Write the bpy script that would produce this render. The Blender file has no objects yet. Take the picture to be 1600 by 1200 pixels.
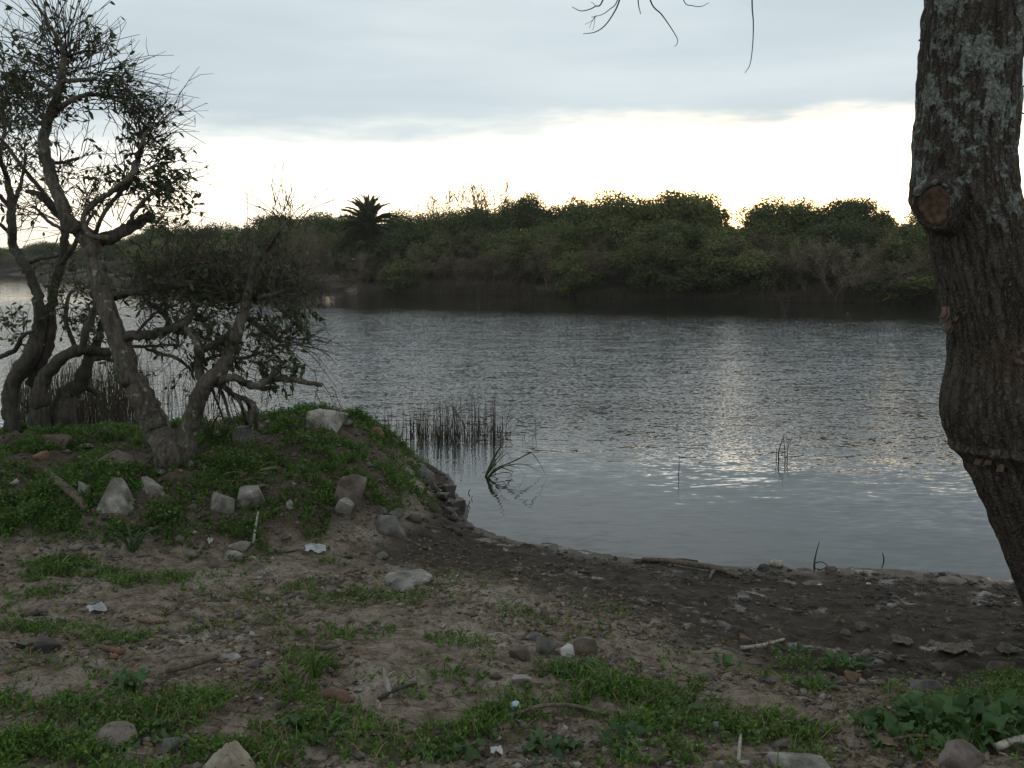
import bpy, bmesh, math, random
import numpy as np
from mathutils import Vector
rad = math.radians
SC = bpy.context.scene
COL = SC.collection

# ------------------------------------------------------------------ camera, sky, sun, exposure
CAMZ, PITCH, FPX = 2.2, rad(7.4), 1500.0
cd = bpy.data.cameras.new('camera')
cd.sensor_width = 36.0; cd.lens = 36.0 * FPX / 1600.0
cd.clip_start = 0.05; cd.clip_end = 3000
cam = bpy.data.objects.new('camera', cd); COL.objects.link(cam)
cam.location = (0, 0, CAMZ); cam.rotation_euler = (math.pi/2 - PITCH, 0, 0)
SC.camera = cam
SUN_AZ, SUN_EL = rad(12.4), rad(6.0)
sd = Vector((math.sin(SUN_AZ)*math.cos(SUN_EL), math.cos(SUN_AZ)*math.cos(SUN_EL), math.sin(SUN_EL)))
sl = bpy.data.lights.new('sun', 'SUN'); sl.energy = 0.025; sl.angle = rad(10); sl.color = (1.0, 0.95, 0.86)
so = bpy.data.objects.new('sun', sl); COL.objects.link(so); so.location = (0, 0, 30)
so.rotation_euler = sd.to_track_quat('Z', 'Y').to_euler()
SC.view_settings.view_transform = 'Standard'; SC.view_settings.look = 'None'
SC.view_settings.exposure = 0.12; SC.view_settings.gamma = 1.0
SC.cycles.max_bounces = 6; SC.cycles.diffuse_bounces = 3; SC.cycles.glossy_bounces = 3
SC.cycles.transmission_bounces = 3; SC.cycles.use_denoising = True
SC.cycles.caustics_reflective = False; SC.cycles.caustics_refractive = False

class NT:
    """small helper for writing node trees"""
    def __init__(s, tree): s.t = tree; s.n = tree.nodes; s.l = tree.links
    def node(s, typ, ins=None, **props):
        nd = s.n.new(typ)
        for k, v in props.items(): setattr(nd, k, v)
        for k, v in (ins or {}).items(): s.put(nd.inputs[k], v)
        return nd
    def put(s, sock, v):
        if isinstance(v, bpy.types.NodeSocket): s.l.new(v, sock)
        else: sock.default_value = v
    def math(s, op, a, b=None, c=None, clamp=False):
        nd = s.n.new('ShaderNodeMath'); nd.operation = op; nd.use_clamp = clamp
        s.put(nd.inputs[0], a)
        if b is not None: s.put(nd.inputs[1], b)
        if c is not None: s.put(nd.inputs[2], c)
        return nd.outputs[0]
    def step(s, v, a, b, lo=0.0, hi=1.0):
        nd = s.n.new('ShaderNodeMapRange'); nd.interpolation_type = 'SMOOTHSTEP'
        s.put(nd.inputs[0], v)
        for i, q in enumerate((a, b, lo, hi)): s.put(nd.inputs[i+1], q)
        return nd.outputs[0]
    def mix(s, f, a, b, blend='MIX'):
        nd = s.n.new('ShaderNodeMix'); nd.data_type = 'RGBA'; nd.blend_type = blend
        s.put(nd.inputs[0], f)
        for i, q in ((6, a), (7, b)):
            if not isinstance(q, bpy.types.NodeSocket) and len(q) == 3: q = (*q, 1)
            s.put(nd.inputs[i], q)
        return nd.outputs[2]
    def noise(s, vec, scale, detail=3.0, rough=0.55, out=0, dist=0.0):
        nd = s.n.new('ShaderNodeTexNoise')
        s.put(nd.inputs['Vector'], vec); nd.inputs['Scale'].default_value = scale
        nd.inputs['Detail'].default_value = detail; nd.inputs['Roughness'].default_value = rough
        nd.inputs['Distortion'].default_value = dist
        return nd.outputs[out]
    def mapping(s, vec, scale=(1, 1, 1), rot=(0, 0, 0), loc=(0, 0, 0)):
        nd = s.n.new('ShaderNodeMapping'); s.put(nd.inputs[0], vec)
        nd.inputs['Scale'].default_value = scale; nd.inputs['Rotation'].default_value = rot; nd.inputs['Location'].default_value = loc
        return nd.outputs[0]

W = bpy.data.worlds.new('World'); SC.world = W; W.use_nodes = True
w = NT(W.node_tree); w.n.clear()
tc = w.node('ShaderNodeTexCoord').outputs['Generated']
sky = w.node('ShaderNodeTexSky', sky_type='NISHITA', sun_disc=False)
sky.sun_elevation = SUN_EL; sky.sun_rotation = SUN_AZ; sky.air_density = 1.0; sky.dust_density = 2.0
sep = w.node('ShaderNodeSeparateXYZ', {0: tc})
zz = sep.outputs[2]
dot = w.node('ShaderNodeVectorMath', {0: tc, 1: tuple(sd)}, operation='DOT_PRODUCT').outputs['Value']
st1 = w.noise(w.mapping(tc, (1.6, 1.6, 9.0)), 2.6, 6, 0.58)
st2 = w.noise(w.mapping(tc, (1.0, 1.0, 7.0), loc=(3.1, 0, 0)), 1.7, 5, 0.5)
st3 = w.noise(w.mapping(tc, (1.2, 1.2, 26.0), loc=(0.4, 2, 0)), 2.2, 4, 0.5)
hh = w.math('ADD', zz, w.math('MULTIPLY', w.math('SUBTRACT', st1, 0.5), 0.085))
deck = w.step(w.math('SUBTRACT', hh, w.math('MULTIPLY', sep.outputs[0], 0.016)), 0.074, 0.146)
streak = w.math('MULTIPLY', w.step(st3, 0.56, 0.72), 0.32)
streak = w.math('MULTIPLY', streak, w.step(zz, 0.02, 0.09))
toward = w.step(dot, 0.55, 1.0)
gap = w.mix(toward, (0.85, 0.88, 0.90), (1.55, 1.50, 1.36))
gap = w.mix(w.step(zz, 0.11, 0.0), gap, w.mix(toward, (0.80, 0.78, 0.70), (1.30, 1.21, 1.02)))
skc = w.mix(1.0, sky.outputs[0], (0.05, 0.05, 0.05), 'MULTIPLY')
gap = w.mix(1.0, gap, skc, 'ADD')
cl = w.mix(w.step(st2, 0.32, 0.70), (0.545, 0.635, 0.68), (0.725, 0.80, 0.82))
cl = w.mix(w.step(zz, 0.35, 0.95), cl, (0.43, 0.475, 0.52))
full = w.mix(w.math('MAXIMUM', deck, streak), gap, cl)
bg = w.node('ShaderNodeBackground', {'Color': full, 'Strength': 1.0})
wo = w.node('ShaderNodeOutputWorld', {'Surface': bg.outputs[0]})

# ------------------------------------------------------------------ geometry helpers
cp, sp = math.cos(PITCH), math.sin(PITCH)
def ray(px, py):
    u, v = (px-800)/FPX, (600-py)/FPX
    return np.array([u, cp + v*sp, -sp + v*cp])
def at(px, py, Y):
    d = ray(px, py); return np.array([0, 0, CAMZ]) + d*(Y/d[1])
def onz(px, py, z):
    d = ray(px, py); return np.array([0, 0, CAMZ]) + d*((z-CAMZ)/d[2])
def pxm(px, py, Y):           # metres per photo pixel at that depth
    return Y/ray(px, py)[1]/FPX
def project(P):
    P = np.asarray(P, float); x, y, z = P[..., 0], P[..., 1], P[..., 2]-CAMZ
    f = y*cp - z*sp; u = y*sp + z*cp
    f = np.maximum(f, 1e-3)
    return 800 + FPX*x/f, 600 - FPX*u/f

def hash2(ix, iy, seed):
    with np.errstate(over='ignore'):
        h = (ix.astype(np.int64)*374761393 + iy.astype(np.int64)*668265263 + seed*974634777) & 0x7fffffff
        h = ((h ^ (h >> 13))*1274126177) & 0x7fffffff
        h = h ^ (h >> 16)
    return (h & 0xffff)/65535.0
def vnoise(x, y, seed=0):
    x = np.asarray(x, float); y = np.asarray(y, float)
    ix, iy = np.floor(x), np.floor(y); fx, fy = x-ix, y-iy
    ix, iy = ix.astype(np.int64), iy.astype(np.int64)
    fx = fx*fx*fx*(fx*(fx*6-15)+10); fy = fy*fy*fy*(fy*(fy*6-15)+10)
    a, b = hash2(ix, iy, seed), hash2(ix+1, iy, seed)
    c, d = hash2(ix, iy+1, seed), hash2(ix+1, iy+1, seed)
    return (a*(1-fx)+b*fx)*(1-fy) + (c*(1-fx)+d*fx)*fy
def fbm(x, y, seed=0, octv=4, gain=0.5):
    s = 0; a = 1; t = 0
    for k in range(octv):
        s = s + a*vnoise(x*(2.03**k)+k*17.3, y*(2.03**k)-k*9.1, seed+k); t += a; a *= gain
    return s/t
def sstep(a, b, v):
    t = np.clip((v-a)/(b-a), 0, 1); return t*t*(3-2*t)

def big_mesh(name, V, quads=None, tris=None, smooth=False):
    me = bpy.data.meshes.new(name)
    V = np.ascontiguousarray(V, np.float32)
    me.vertices.add(len(V)); me.vertices.foreach_set('co', V.ravel())
    loops, starts, tot = [], [], 0
    if quads is not None and len(quads):
        q = np.asarray(quads, np.int32); loops.append(q.ravel()); starts.append(np.arange(len(q))*4); tot = len(q)*4
    if tris is not None and len(tris):
        t = np.asarray(tris, np.int32); loops.append(t.ravel()); starts.append(tot+np.arange(len(t))*3)
    L = np.concatenate(loops).astype(np.int32); S = np.concatenate(starts).astype(np.int32)
    me.loops.add(len(L)); me.loops.foreach_set('vertex_index', L)
    me.polygons.add(len(S)); me.polygons.foreach_set('loop_start', S)
    me.update(calc_edges=True)
    if smooth: me.polygons.foreach_set('use_smooth', np.ones(len(S), bool))
    return me
def link(name, me, mat=None, parent=None, loc=None):
    o = bpy.data.objects.new(name, me); COL.objects.link(o)
    if me is not None and mat is not None and not me.materials: me.materials.append(mat)
    if parent is not None: o.parent = parent
    if loc is not None: o.location = loc
    return o
def tag(o, label=None, cat=None, group=None, kind=None):
    if label: o['label'] = label
    if cat: o['category'] = cat
    if group: o['group'] = group
    if kind: o['kind'] = kind
    return o
def empty(name, loc=(0, 0, 0)):
    o = bpy.data.objects.new(name, None); COL.objects.link(o); o.location = loc; o.empty_display_size = 0.1
    return o
def copy_tree(o, parent=None):
    c = o.copy(); COL.objects.link(c)
    if parent is not None: c.parent = parent
    for ch in list(o.children): copy_tree(ch, c)
    return c

class MB:
    def __init__(s): s.v = []; s.q = []; s.t = []; s.n = 0
    def add(s, V, q=None, t=None):
        V = np.asarray(V, float)
        if q is not None and len(q): s.q.append(np.asarray(q, int)+s.n)
        if t is not None and len(t): s.t.append(np.asarray(t, int)+s.n)
        s.v.append(V); s.n += len(V)
    def tube(s, P, R, sides=8, caps=True, jit=0.0, rng=None):
        P = np.asarray(P, float); R = np.asarray(R, float); n = len(P)
        T = np.gradient(P, axis=0); T /= np.linalg.norm(T, axis=1)[:, None]+1e-9
        ref = np.array([0, 0, 1.]) if abs(T[0][2]) < 0.8 else np.array([1., 0, 0])
        N = np.cross(T[0], ref); N /= np.linalg.norm(N); rings = []
        a = np.arange(sides)*2*math.pi/sides
        for i in range(n):
            N = N - T[i]*np.dot(N, T[i]); N /= np.linalg.norm(N)+1e-9
            B = np.cross(T[i], N)
            rr = R[i]*(1 + (rng.uniform(-jit, jit, sides) if jit else 0))*np.ones(sides)
            rings.append(P[i] + (np.cos(a)*rr)[:, None]*N + (np.sin(a)*rr)[:, None]*B)
        V = np.concatenate(rings)
        i = np.arange(n-1)[:, None]*sides; k = np.arange(sides)[None]; k2 = (k+1) % sides
        q = np.stack([i+k, i+k2, i+sides+k2, i+sides+k], -1).reshape(-1, 4)
        t = []
        if caps:
            V = np.concatenate([V, P[:1], P[-1:]]); m = n*sides
            t = [(m, (j+1) % sides, j) for j in range(sides)] + [(m+1, (n-1)*sides+j, (n-1)*sides+(j+1) % sides) for j in range(sides)]
        s.add(V, q, t)
    def mesh(s, name, smooth=False):
        V = np.concatenate(s.v)
        return big_mesh(name, V, np.concatenate(s.q) if s.q else None, np.concatenate(s.t) if s.t else None, smooth)

def catmull(P, sub=5):
    P = np.asarray(P, float)
    if len(P) < 3: 
        t = np.linspace(0, 1, sub+1)[:, None]; return P[0]*(1-t)+P[-1]*t
    E = np.concatenate([[2*P[0]-P[1]], P, [2*P[-1]-P[-2]]]); out = []
    for i in range(1, len(E)-2):
        p0, p1, p2, p3 = E[i-1:i+3]
        for u in np.arange(sub)/sub:
            out.append(0.5*((2*p1)+(-p0+p2)*u+(2*p0-5*p1+4*p2-p3)*u*u+(-p0+3*p1-3*p2+p3)*u**3))
    out.append(P[-1]); return np.array(out)

# ------------------------------------------------------------------ materials
def mat(name):
    m = bpy.data.materials.new(name); m.use_nodes = True
    t = NT(m.node_tree); t.n.clear()
    out = t.node('ShaderNodeOutputMaterial'); b = t.node('ShaderNodeBsdfPrincipled')
    t.l.new(b.outputs[0], out.inputs[0]); b.inputs['Specular IOR Level'].default_value = 0.3
    return m, t, b, out
def objco(t): return t.node('ShaderNodeTexCoord').outputs['Object']
def worldco(t): return t.node('ShaderNodeNewGeometry').outputs['Position']
def bump(t, b, h, dist, strength=1.0):
    nd = t.node('ShaderNodeBump', {'Height': h, 'Distance': dist, 'Strength': strength})
    t.l.new(nd.outputs[0], b.inputs['Normal'])
def stone_mat(name, c1, c2, dirt=(0.045, 0.037, 0.028), scale=14.0, dirtiness=0.45, rough=0.9):
    m, t, b, o = mat(name)
    ri = t.node('ShaderNodeObjectInfo').outputs['Random']
    co = t.node('ShaderNodeVectorMath', {0: objco(t), 1: t.node('ShaderNodeCombineXYZ', {0: t.math('MULTIPLY', ri, 37.0)}).outputs[0]}, operation='ADD').outputs[0]
    n1 = t.noise(co, scale, 6, 0.65); n2 = t.noise(co, scale*0.4, 4, 0.6); n3 = t.noise(co, scale*5, 3, 0.6)
    c = t.mix(t.step(n1, 0.3, 0.7), c1, c2)
    c = t.mix(t.step(n2, 0.56-dirtiness*0.3, 0.92-dirtiness*0.3, 0, 0.8), c, dirt)
    c = t.mix(t.step(n3, 0.56, 0.74, 0, 0.55), c, dirt)
    t.put(b.inputs['Base Color'], c); b.inputs['Roughness'].default_value = rough
    bump(t, b, t.math('ADD', n1, t.math('MULTIPLY', n3, 0.4)), 0.012, 0.8)
    return m
M = {}
M['concrete'] = stone_mat('pale_concrete', (0.40, 0.38, 0.33), (0.19, 0.175, 0.145), dirtiness=0.72)
M['grey'] = stone_mat('grey_stone', (0.19, 0.185, 0.17), (0.10, 0.095, 0.085), dirtiness=0.55)
M['brown'] = stone_mat('brown_stone', (0.15, 0.115, 0.085), (0.08, 0.062, 0.048), dirtiness=0.55)
M['brick'] = stone_mat('terracotta', (0.24, 0.135, 0.085), (0.15, 0.09, 0.06), dirtiness=0.55)
M['white'] = stone_mat('white_stone', (0.55, 0.53, 0.50), (0.40, 0.38, 0.35), dirtiness=0.25)
M['dark'] = stone_mat('dark_wet_stone', (0.07, 0.062, 0.052), (0.04, 0.034, 0.028), dirtiness=0.5, rough=0.5)
M['pink'] = stone_mat('pinkish_stone', (0.23, 0.19, 0.165), (0.14, 0.11, 0.09), dirtiness=0.65)

def leaf_mat(name, c1, c2, trans=0.35, rough=0.45, scale=9.0, spec=0.4):
    m, t, b, o = mat(name)
    oi = t.node('ShaderNodeObjectInfo').outputs['Random']
    n = t.noise(worldco(t), scale, 3, 0.7)
    isl = t.node('ShaderNodeNewGeometry').outputs['Random Per Island']
    f = t.math('ADD', t.math('MULTIPLY', n, 0.8), t.math('MULTIPLY', isl, 0.45))
    f = t.math('ADD', f, t.math('MULTIPLY', t.math('SUBTRACT', oi, 0.5), 0.35))
    c = t.mix(t.step(f, 0.30, 0.95), c1, c2)
    t.put(b.inputs['Base Color'], c); b.inputs['Roughness'].default_value = rough; b.inputs['Specular IOR Level'].default_value = spec
    tr = t.node('ShaderNodeBsdfTranslucent', {'Color': t.mix(1.0, c, (1.25, 1.35, 0.7), 'MULTIPLY')})
    ms = t.node('ShaderNodeMixShader', {0: trans, 1: b.outputs[0], 2: tr.outputs[0]})
    t.l.new(ms.outputs[0], o.inputs[0])
    return m
M['leaf'] = leaf_mat('tree_leaf', (0.034, 0.052, 0.020), (0.095, 0.12, 0.046), 0.3)
M['weed'] = leaf_mat('weed_leaf', (0.045, 0.088, 0.020), (0.165, 0.27, 0.060), 0.3, 0.55, 5.0, 0.2)
M['dock'] = leaf_mat('broad_leaf', (0.03, 0.066, 0.022), (0.085, 0.15, 0.055), 0.25, 0.55, 30.0, 0.25)
M['far_green'] = leaf_mat('far_evergreen', (0.050, 0.062, 0.026), (0.14, 0.16, 0.060), 0.3, 0.6, 0.8, 0.2)
M['far_olive'] = leaf_mat('far_olive', (0.075, 0.082, 0.034), (0.165, 0.175, 0.072), 0.3, 0.6, 0.8, 0.2)
M['far_dry'] = leaf_mat('far_dry', (0.11, 0.088, 0.062), (0.20, 0.165, 0.115), 0.25, 0.7, 0.8, 0.1)
M['palm'] = leaf_mat('palm_leaf', (0.045, 0.055, 0.025), (0.09, 0.10, 0.05), 0.2, 0.5, 1.0, 0.3)
M['reed'] = leaf_mat('reed', (0.035, 0.028, 0.018), (0.09, 0.072, 0.042), 0.2, 0.6, 4.0, 0.2)
M['sedge'] = leaf_mat('green_sedge', (0.04, 0.055, 0.022), (0.075, 0.09, 0.04), 0.2, 0.5, 6.0, 0.3)
M['straw'] = leaf_mat('dead_grass', (0.17, 0.135, 0.085), (0.28, 0.235, 0.15), 0.2, 0.8, 10.0, 0.1)
M['litter_leaf'] = leaf_mat('dead_leaf', (0.085, 0.055, 0.035), (0.24, 0.19, 0.125), 0.1, 0.8, 11.0, 0.1)

def bark_mat(name, c1, c2, zs=0.25, scale=40.0, lichen=0.0, bd=0.01):
    m, t, b, o = mat(name)
    co = worldco(t)
    n1 = t.noise(t.mapping(co, (1, 1, zs)), scale, 5, 0.62, dist=0.4)
    n2 = t.noise(co, 5.0, 4, 0.6)
    c = t.mix(t.step(n1, 0.32, 0.68), c1, c2)
    c = t.mix(t.step(n2, 0.45, 0.75, 0, 0.5), c, (0.07, 0.075, 0.05))
    if lichen:
        n3 = t.noise(co, 16.0, 4, 0.6); c = t.mix(t.step(n3, 0.62-lichen*0.1, 0.68), c, (0.24, 0.26, 0.22))
    t.put(b.inputs['Base Color'], c); b.inputs['Roughness'].default_value = 0.9
    bump(t, b, n1, bd, 0.9)
    return m
M['bark'] = bark_mat('grey_bark', (0.045, 0.036, 0.028), (0.135, 0.115, 0.092), lichen=0.3)
M['bark_dark'] = bark_mat('dark_bark', (0.035, 0.030, 0.025), (0.085, 0.073, 0.060))
M['twig'] = bark_mat('twig_bark', (0.05, 0.04, 0.032), (0.10, 0.08, 0.062), bd=0.002)
M['far_twig'] = bark_mat('far_twig', (0.14, 0.118, 0.095), (0.26, 0.225, 0.185), scale=6, bd=0.002)
M['wood_pale'] = bark_mat('bleached_wood', (0.22, 0.19, 0.15), (0.46, 0.42, 0.36), scale=60, bd=0.004)
M['wood_brown'] = bark_mat('driftwood', (0.07, 0.052, 0.038), (0.17, 0.135, 0.10), scale=50, bd=0.004)
M['wood_red'] = bark_mat('reddish_wood', (0.10, 0.06, 0.04), (0.18, 0.11, 0.075), scale=50, bd=0.004)

def plain_mat(name, c1, c2, rough=0.6, scale=20, trans=0.0):
    m, t, b, o = mat(name); n = t.noise(objco(t), scale, 4, 0.6)
    t.put(b.inputs['Base Color'], t.mix(t.step(n, 0.3, 0.7), c1, c2)); b.inputs['Roughness'].default_value = rough
    bump(t, b, n, 0.004, 0.6); return m
M['plastic'] = plain_mat('white_plastic_film', (0.48, 0.49, 0.50), (0.24, 0.24, 0.235), 0.35)
M['blue'] = plain_mat('blue_white_wrapper', (0.55, 0.57, 0.55), (0.20, 0.38, 0.46), 0.4, 12)
M['cloth'] = plain_mat('tan_cloth', (0.36, 0.31, 0.235), (0.19, 0.155, 0.11), 0.9, 9)
M['fungus'] = plain_mat('cut_wood', (0.115, 0.072, 0.045), (0.032, 0.023, 0.017), 0.9, 40)

# big trunk: furrowed bark with crusts of lichen on its upper part
m, t, b, o = mat('furrowed_bark_with_lichen'); co = worldco(t)
at_f = t.node('ShaderNodeAttribute', attribute_name='furrow').outputs['Fac']
n1 = t.noise(t.mapping(co, (1, 1, 0.22)), 46, 6, 0.65, dist=0.5); n2 = t.noise(co, 7.0, 5, 0.65); n3 = t.noise(co, 60.0, 4, 0.6)
n4 = t.noise(t.mapping(co, loc=(5, 2, 1)), 26.0, 5, 0.7)
wob = t.node('ShaderNodeVectorMath', {0: t.noise(co, 14.0, 3, 0.6, out=1), 1: (0.5, 0.5, 0.5)}, operation='SUBTRACT').outputs[0]
cw = t.node('ShaderNodeVectorMath', {0: co, 1: t.node('ShaderNodeVectorMath', {0: wob, 'Scale': 0.085}, operation='SCALE').outputs[0]}, operation='ADD').outputs[0]
def plates(sc, zs):
    v = t.node('ShaderNodeTexVoronoi', {'Vector': t.mapping(cw, (1, 1, zs)), 'Scale': sc}, feature='DISTANCE_TO_EDGE'); return t.step(v.outputs['Distance'], 0.0, 0.30)
pl1, pl2 = plates(44.0, 0.11), plates(90.0, 0.16)
pl = t.math('MULTIPLY', t.math('ADD', t.math('MULTIPLY', pl1, 0.7), 0.3), t.math('ADD', t.math('MULTIPLY', pl2, 0.45), 0.55))
ridge = t.math('ADD', t.math('ADD', t.math('MULTIPLY', at_f, 0.30), t.math('MULTIPLY', n1, 0.25)), t.math('MULTIPLY', pl, 0.45))
c = t.mix(t.step(ridge, 0.22, 0.72), (0.018, 0.014, 0.011), (0.125, 0.103, 0.080))
c = t.mix(t.step(t.noise(co, 3.2, 4, 0.6), 0.55, 0.75, 0, 0.5), c, (0.11, 0.062, 0.036))
z_ = t.node('ShaderNodeSeparateXYZ', {0: co}).outputs[2]
high = t.step(z_, 2.15, 2.75)
spread = t.math('ADD', t.math('ADD', t.math('MULTIPLY', n2, 0.72), t.math('MULTIPLY', n4, 0.38)), t.math('MULTIPLY', high, 0.10))
spread = t.math('ADD', spread, t.math('MULTIPLY', t.math('SUBTRACT', ridge, 0.5), 0.16))
lm = t.math('MULTIPLY', t.step(spread, 0.630, 0.680), t.step(z_, 1.95, 2.6, 0.0, 1.0))
c = t.mix(lm, c, t.mix(t.step(n3, 0.3, 0.7), (0.13, 0.145, 0.125), (0.31, 0.33, 0.295)))
t.put(b.inputs['Base Color'], c); b.inputs['Roughness'].default_value = 0.92
bump(t, b, t.math('ADD', t.math('ADD', t.math('MULTIPLY', n1, 0.6), t.math('MULTIPLY', n3, 0.4)), t.math('ADD', t.math('MULTIPLY', pl, 1.3), t.math('MULTIPLY', lm, 0.35))), 0.022, 1.0)
M['big_bark'] = m

# bank soil: dry grey-brown crumbs, green film where weeds grow, dark wet mud by the water
m, t, b, o = mat('bank_soil'); co = worldco(t)
wet = t.node('ShaderNodeAttribute', attribute_name='wet').outputs['Fac']
grn = t.node('ShaderNodeAttribute', attribute_name='green').outputs['Fac']
n1 = t.noise(co, 2.2, 6, 0.62); n2 = t.noise(co, 11, 6, 0.68); n3 = t.noise(co, 55, 5, 0.7); n4 = t.noise(t.mapping(co, loc=(7, 3, 0)), 150, 3, 0.6)
dry = t.mix(t.step(n2, 0.32, 0.68), (0.120, 0.092, 0.068), (0.30, 0.245, 0.188))
dry = t.mix(t.step(n1, 0.48, 0.68, 0, 0.75), dry, t.mix(t.step(n3, 0.35, 0.65), (0.20, 0.168, 0.132), (0.43, 0.38, 0.31)))
dry = t.mix(t.step(n3, 0.50, 0.30, 0, 0.75), dry, (0.048, 0.037, 0.028))
dry = t.mix(t.step(n4, 0.64, 0.72, 0, 0.7), dry, (0.36, 0.335, 0.29))
dry = t.mix(t.math('MULTIPLY', grn, t.step(n2, 0.25, 0.60, 0.5, 0.95)), dry, t.mix(n3, (0.035, 0.040, 0.018), (0.06, 0.065, 0.03)))
hum = t.node('ShaderNodeAttribute', attribute_name='humus').outputs['Fac']
dry = t.mix(t.math('MULTIPLY', hum, 0.78), dry, t.mix(n2, (0.045, 0.033, 0.023), (0.10, 0.076, 0.055)))
mud = t.mix(t.step(n2, 0.3, 0.7), (0.032, 0.025, 0.019), (0.080, 0.064, 0.048))
mud = t.mix(t.step(n3, 0.60, 0.72, 0, 0.5), mud, (0.10, 0.085, 0.068))
wf = t.step(t.math('ADD', wet, t.math('MULTIPLY', t.math('SUBTRACT', n2, 0.5), 0.55)), 0.25, 0.70)
c = t.mix(wf, dry, mud)
t.put(b.inputs['Base Color'], c)
pud = t.math('MULTIPLY', wf, t.step(t.math('ADD', t.math('MULTIPLY', n1, 0.6), t.math('MULTIPLY', t.noise(co, 6.0, 4, 0.6), 0.75)), 0.73, 0.84))
rg = t.math('SUBTRACT', 0.95, t.math('ADD', t.math('MULTIPLY', wf, 0.10), t.math('MULTIPLY', pud, 0.55)))
strip = t.step(t.node('ShaderNodeSeparateXYZ', {0: co}).outputs[2], 0.045, 0.012)
rg = t.math('SUBTRACT', rg, t.math('MULTIPLY', strip, 0.5), clamp=True)
t.put(b.inputs['Roughness'], t.math('MAXIMUM', rg, 0.18)); t.put(b.inputs['Specular IOR Level'], t.math('ADD', 0.12, t.math('MULTIPLY', pud, 0.45)))
hgt = t.math('ADD', t.math('MULTIPLY', n2, 0.6), t.math('ADD', t.math('MULTIPLY', n3, 0.45), t.math('MULTIPLY', n4, 0.15)))
nd = t.node('ShaderNodeBump', {'Height': hgt, 'Distance': 0.03, 'Strength': t.math('SUBTRACT', 1.0, t.math('MULTIPLY', pud, 0.7))})
t.l.new(nd.outputs[0], b.inputs['Normal'])
M['soil'] = m

# water: still and murky near the bank, wind-rippled further out
m, t, b, o = mat('lake_water'); co = worldco(t)
b.inputs['Base Color'].default_value = (0.018, 0.019, 0.016, 1); b.inputs['Roughness'].default_value = 0.03; b.inputs['IOR'].default_value = 1.33
b.inputs['Specular IOR Level'].default_value = 0.5
s_ = t.node('ShaderNodeSeparateXYZ', {0: co})
def slope(scale, sc, loc, det=2.0, rot=0.0):
    nd = t.node('ShaderNodeTexNoise'); t.put(nd.inputs['Vector'], t.mapping(co, sc, (0, 0, rot), loc))
    nd.inputs['Scale'].default_value = scale; nd.inputs['Detail'].default_value = det; nd.inputs['Roughness'].default_value = 0.5
    sub = t.node('ShaderNodeVectorMath', {0: nd.outputs['Color'], 1: (0.5, 0.5, 0.5)}, operation='SUBTRACT'); return sub.outputs[0]
offs = t.math('ADD', s_.outputs[1], t.math('MULTIPLY', s_.outputs[0], 0.33))   # distance out from the bank
gust = t.noise(t.mapping(co, (0.06, 0.13, 1)), 1.0, 3, 0.55)
reach = t.step(t.math('ADD', offs, t.math('MULTIPLY', t.math('SUBTRACT', gust, 0.5), 4.5)), 7.9, 13.0)
amp = t.math('ADD', 0.36, t.math('MULTIPLY', reach, t.math('ADD', 0.50, t.math('MULTIPLY', gust, 0.85))))
calm = t.step(offs, 30.0, 48.0, 1.0, 0.16)
amp = t.math('MULTIPLY', amp, calm)
def scaled(v, k): return t.node('ShaderNodeVectorMath', {0: v, 'Scale': k}, operation='SCALE').outputs[0]
def vadd(a, b_): return t.node('ShaderNodeVectorMath', {0: a, 1: b_}, operation='ADD').outputs[0]
swell = scaled(slope(1.0, (1.3, 4.6, 1), (2, 0, 0), 2.0, 0.10), 0.18)
rip = scaled(slope(1.0, (6.5, 21.0, 1), (0, 5, 0), 2.0, -0.15), 0.27)
fine = scaled(slope(1.0, (17, 42.0, 1), (1, 9, 0), 2.0, 0.2), 0.72)
far_in = t.step(offs, 9.0, 15.0)
sv = scaled(vadd(vadd(swell, rip), scaled(fine, far_in)), amp)
sx = t.node('ShaderNodeSeparateXYZ', {0: sv})
nrm = t.node('ShaderNodeCombineXYZ', {0: t.math('MULTIPLY', sx.outputs[0], 0.55), 1: sx.outputs[1], 2: 1.0})
nrm = t.node('ShaderNodeVectorMath', {0: nrm.outputs[0]}, operation='NORMALIZE')
t.l.new(nrm.outputs[0], b.inputs['Normal'])
M['water'] = m

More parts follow.
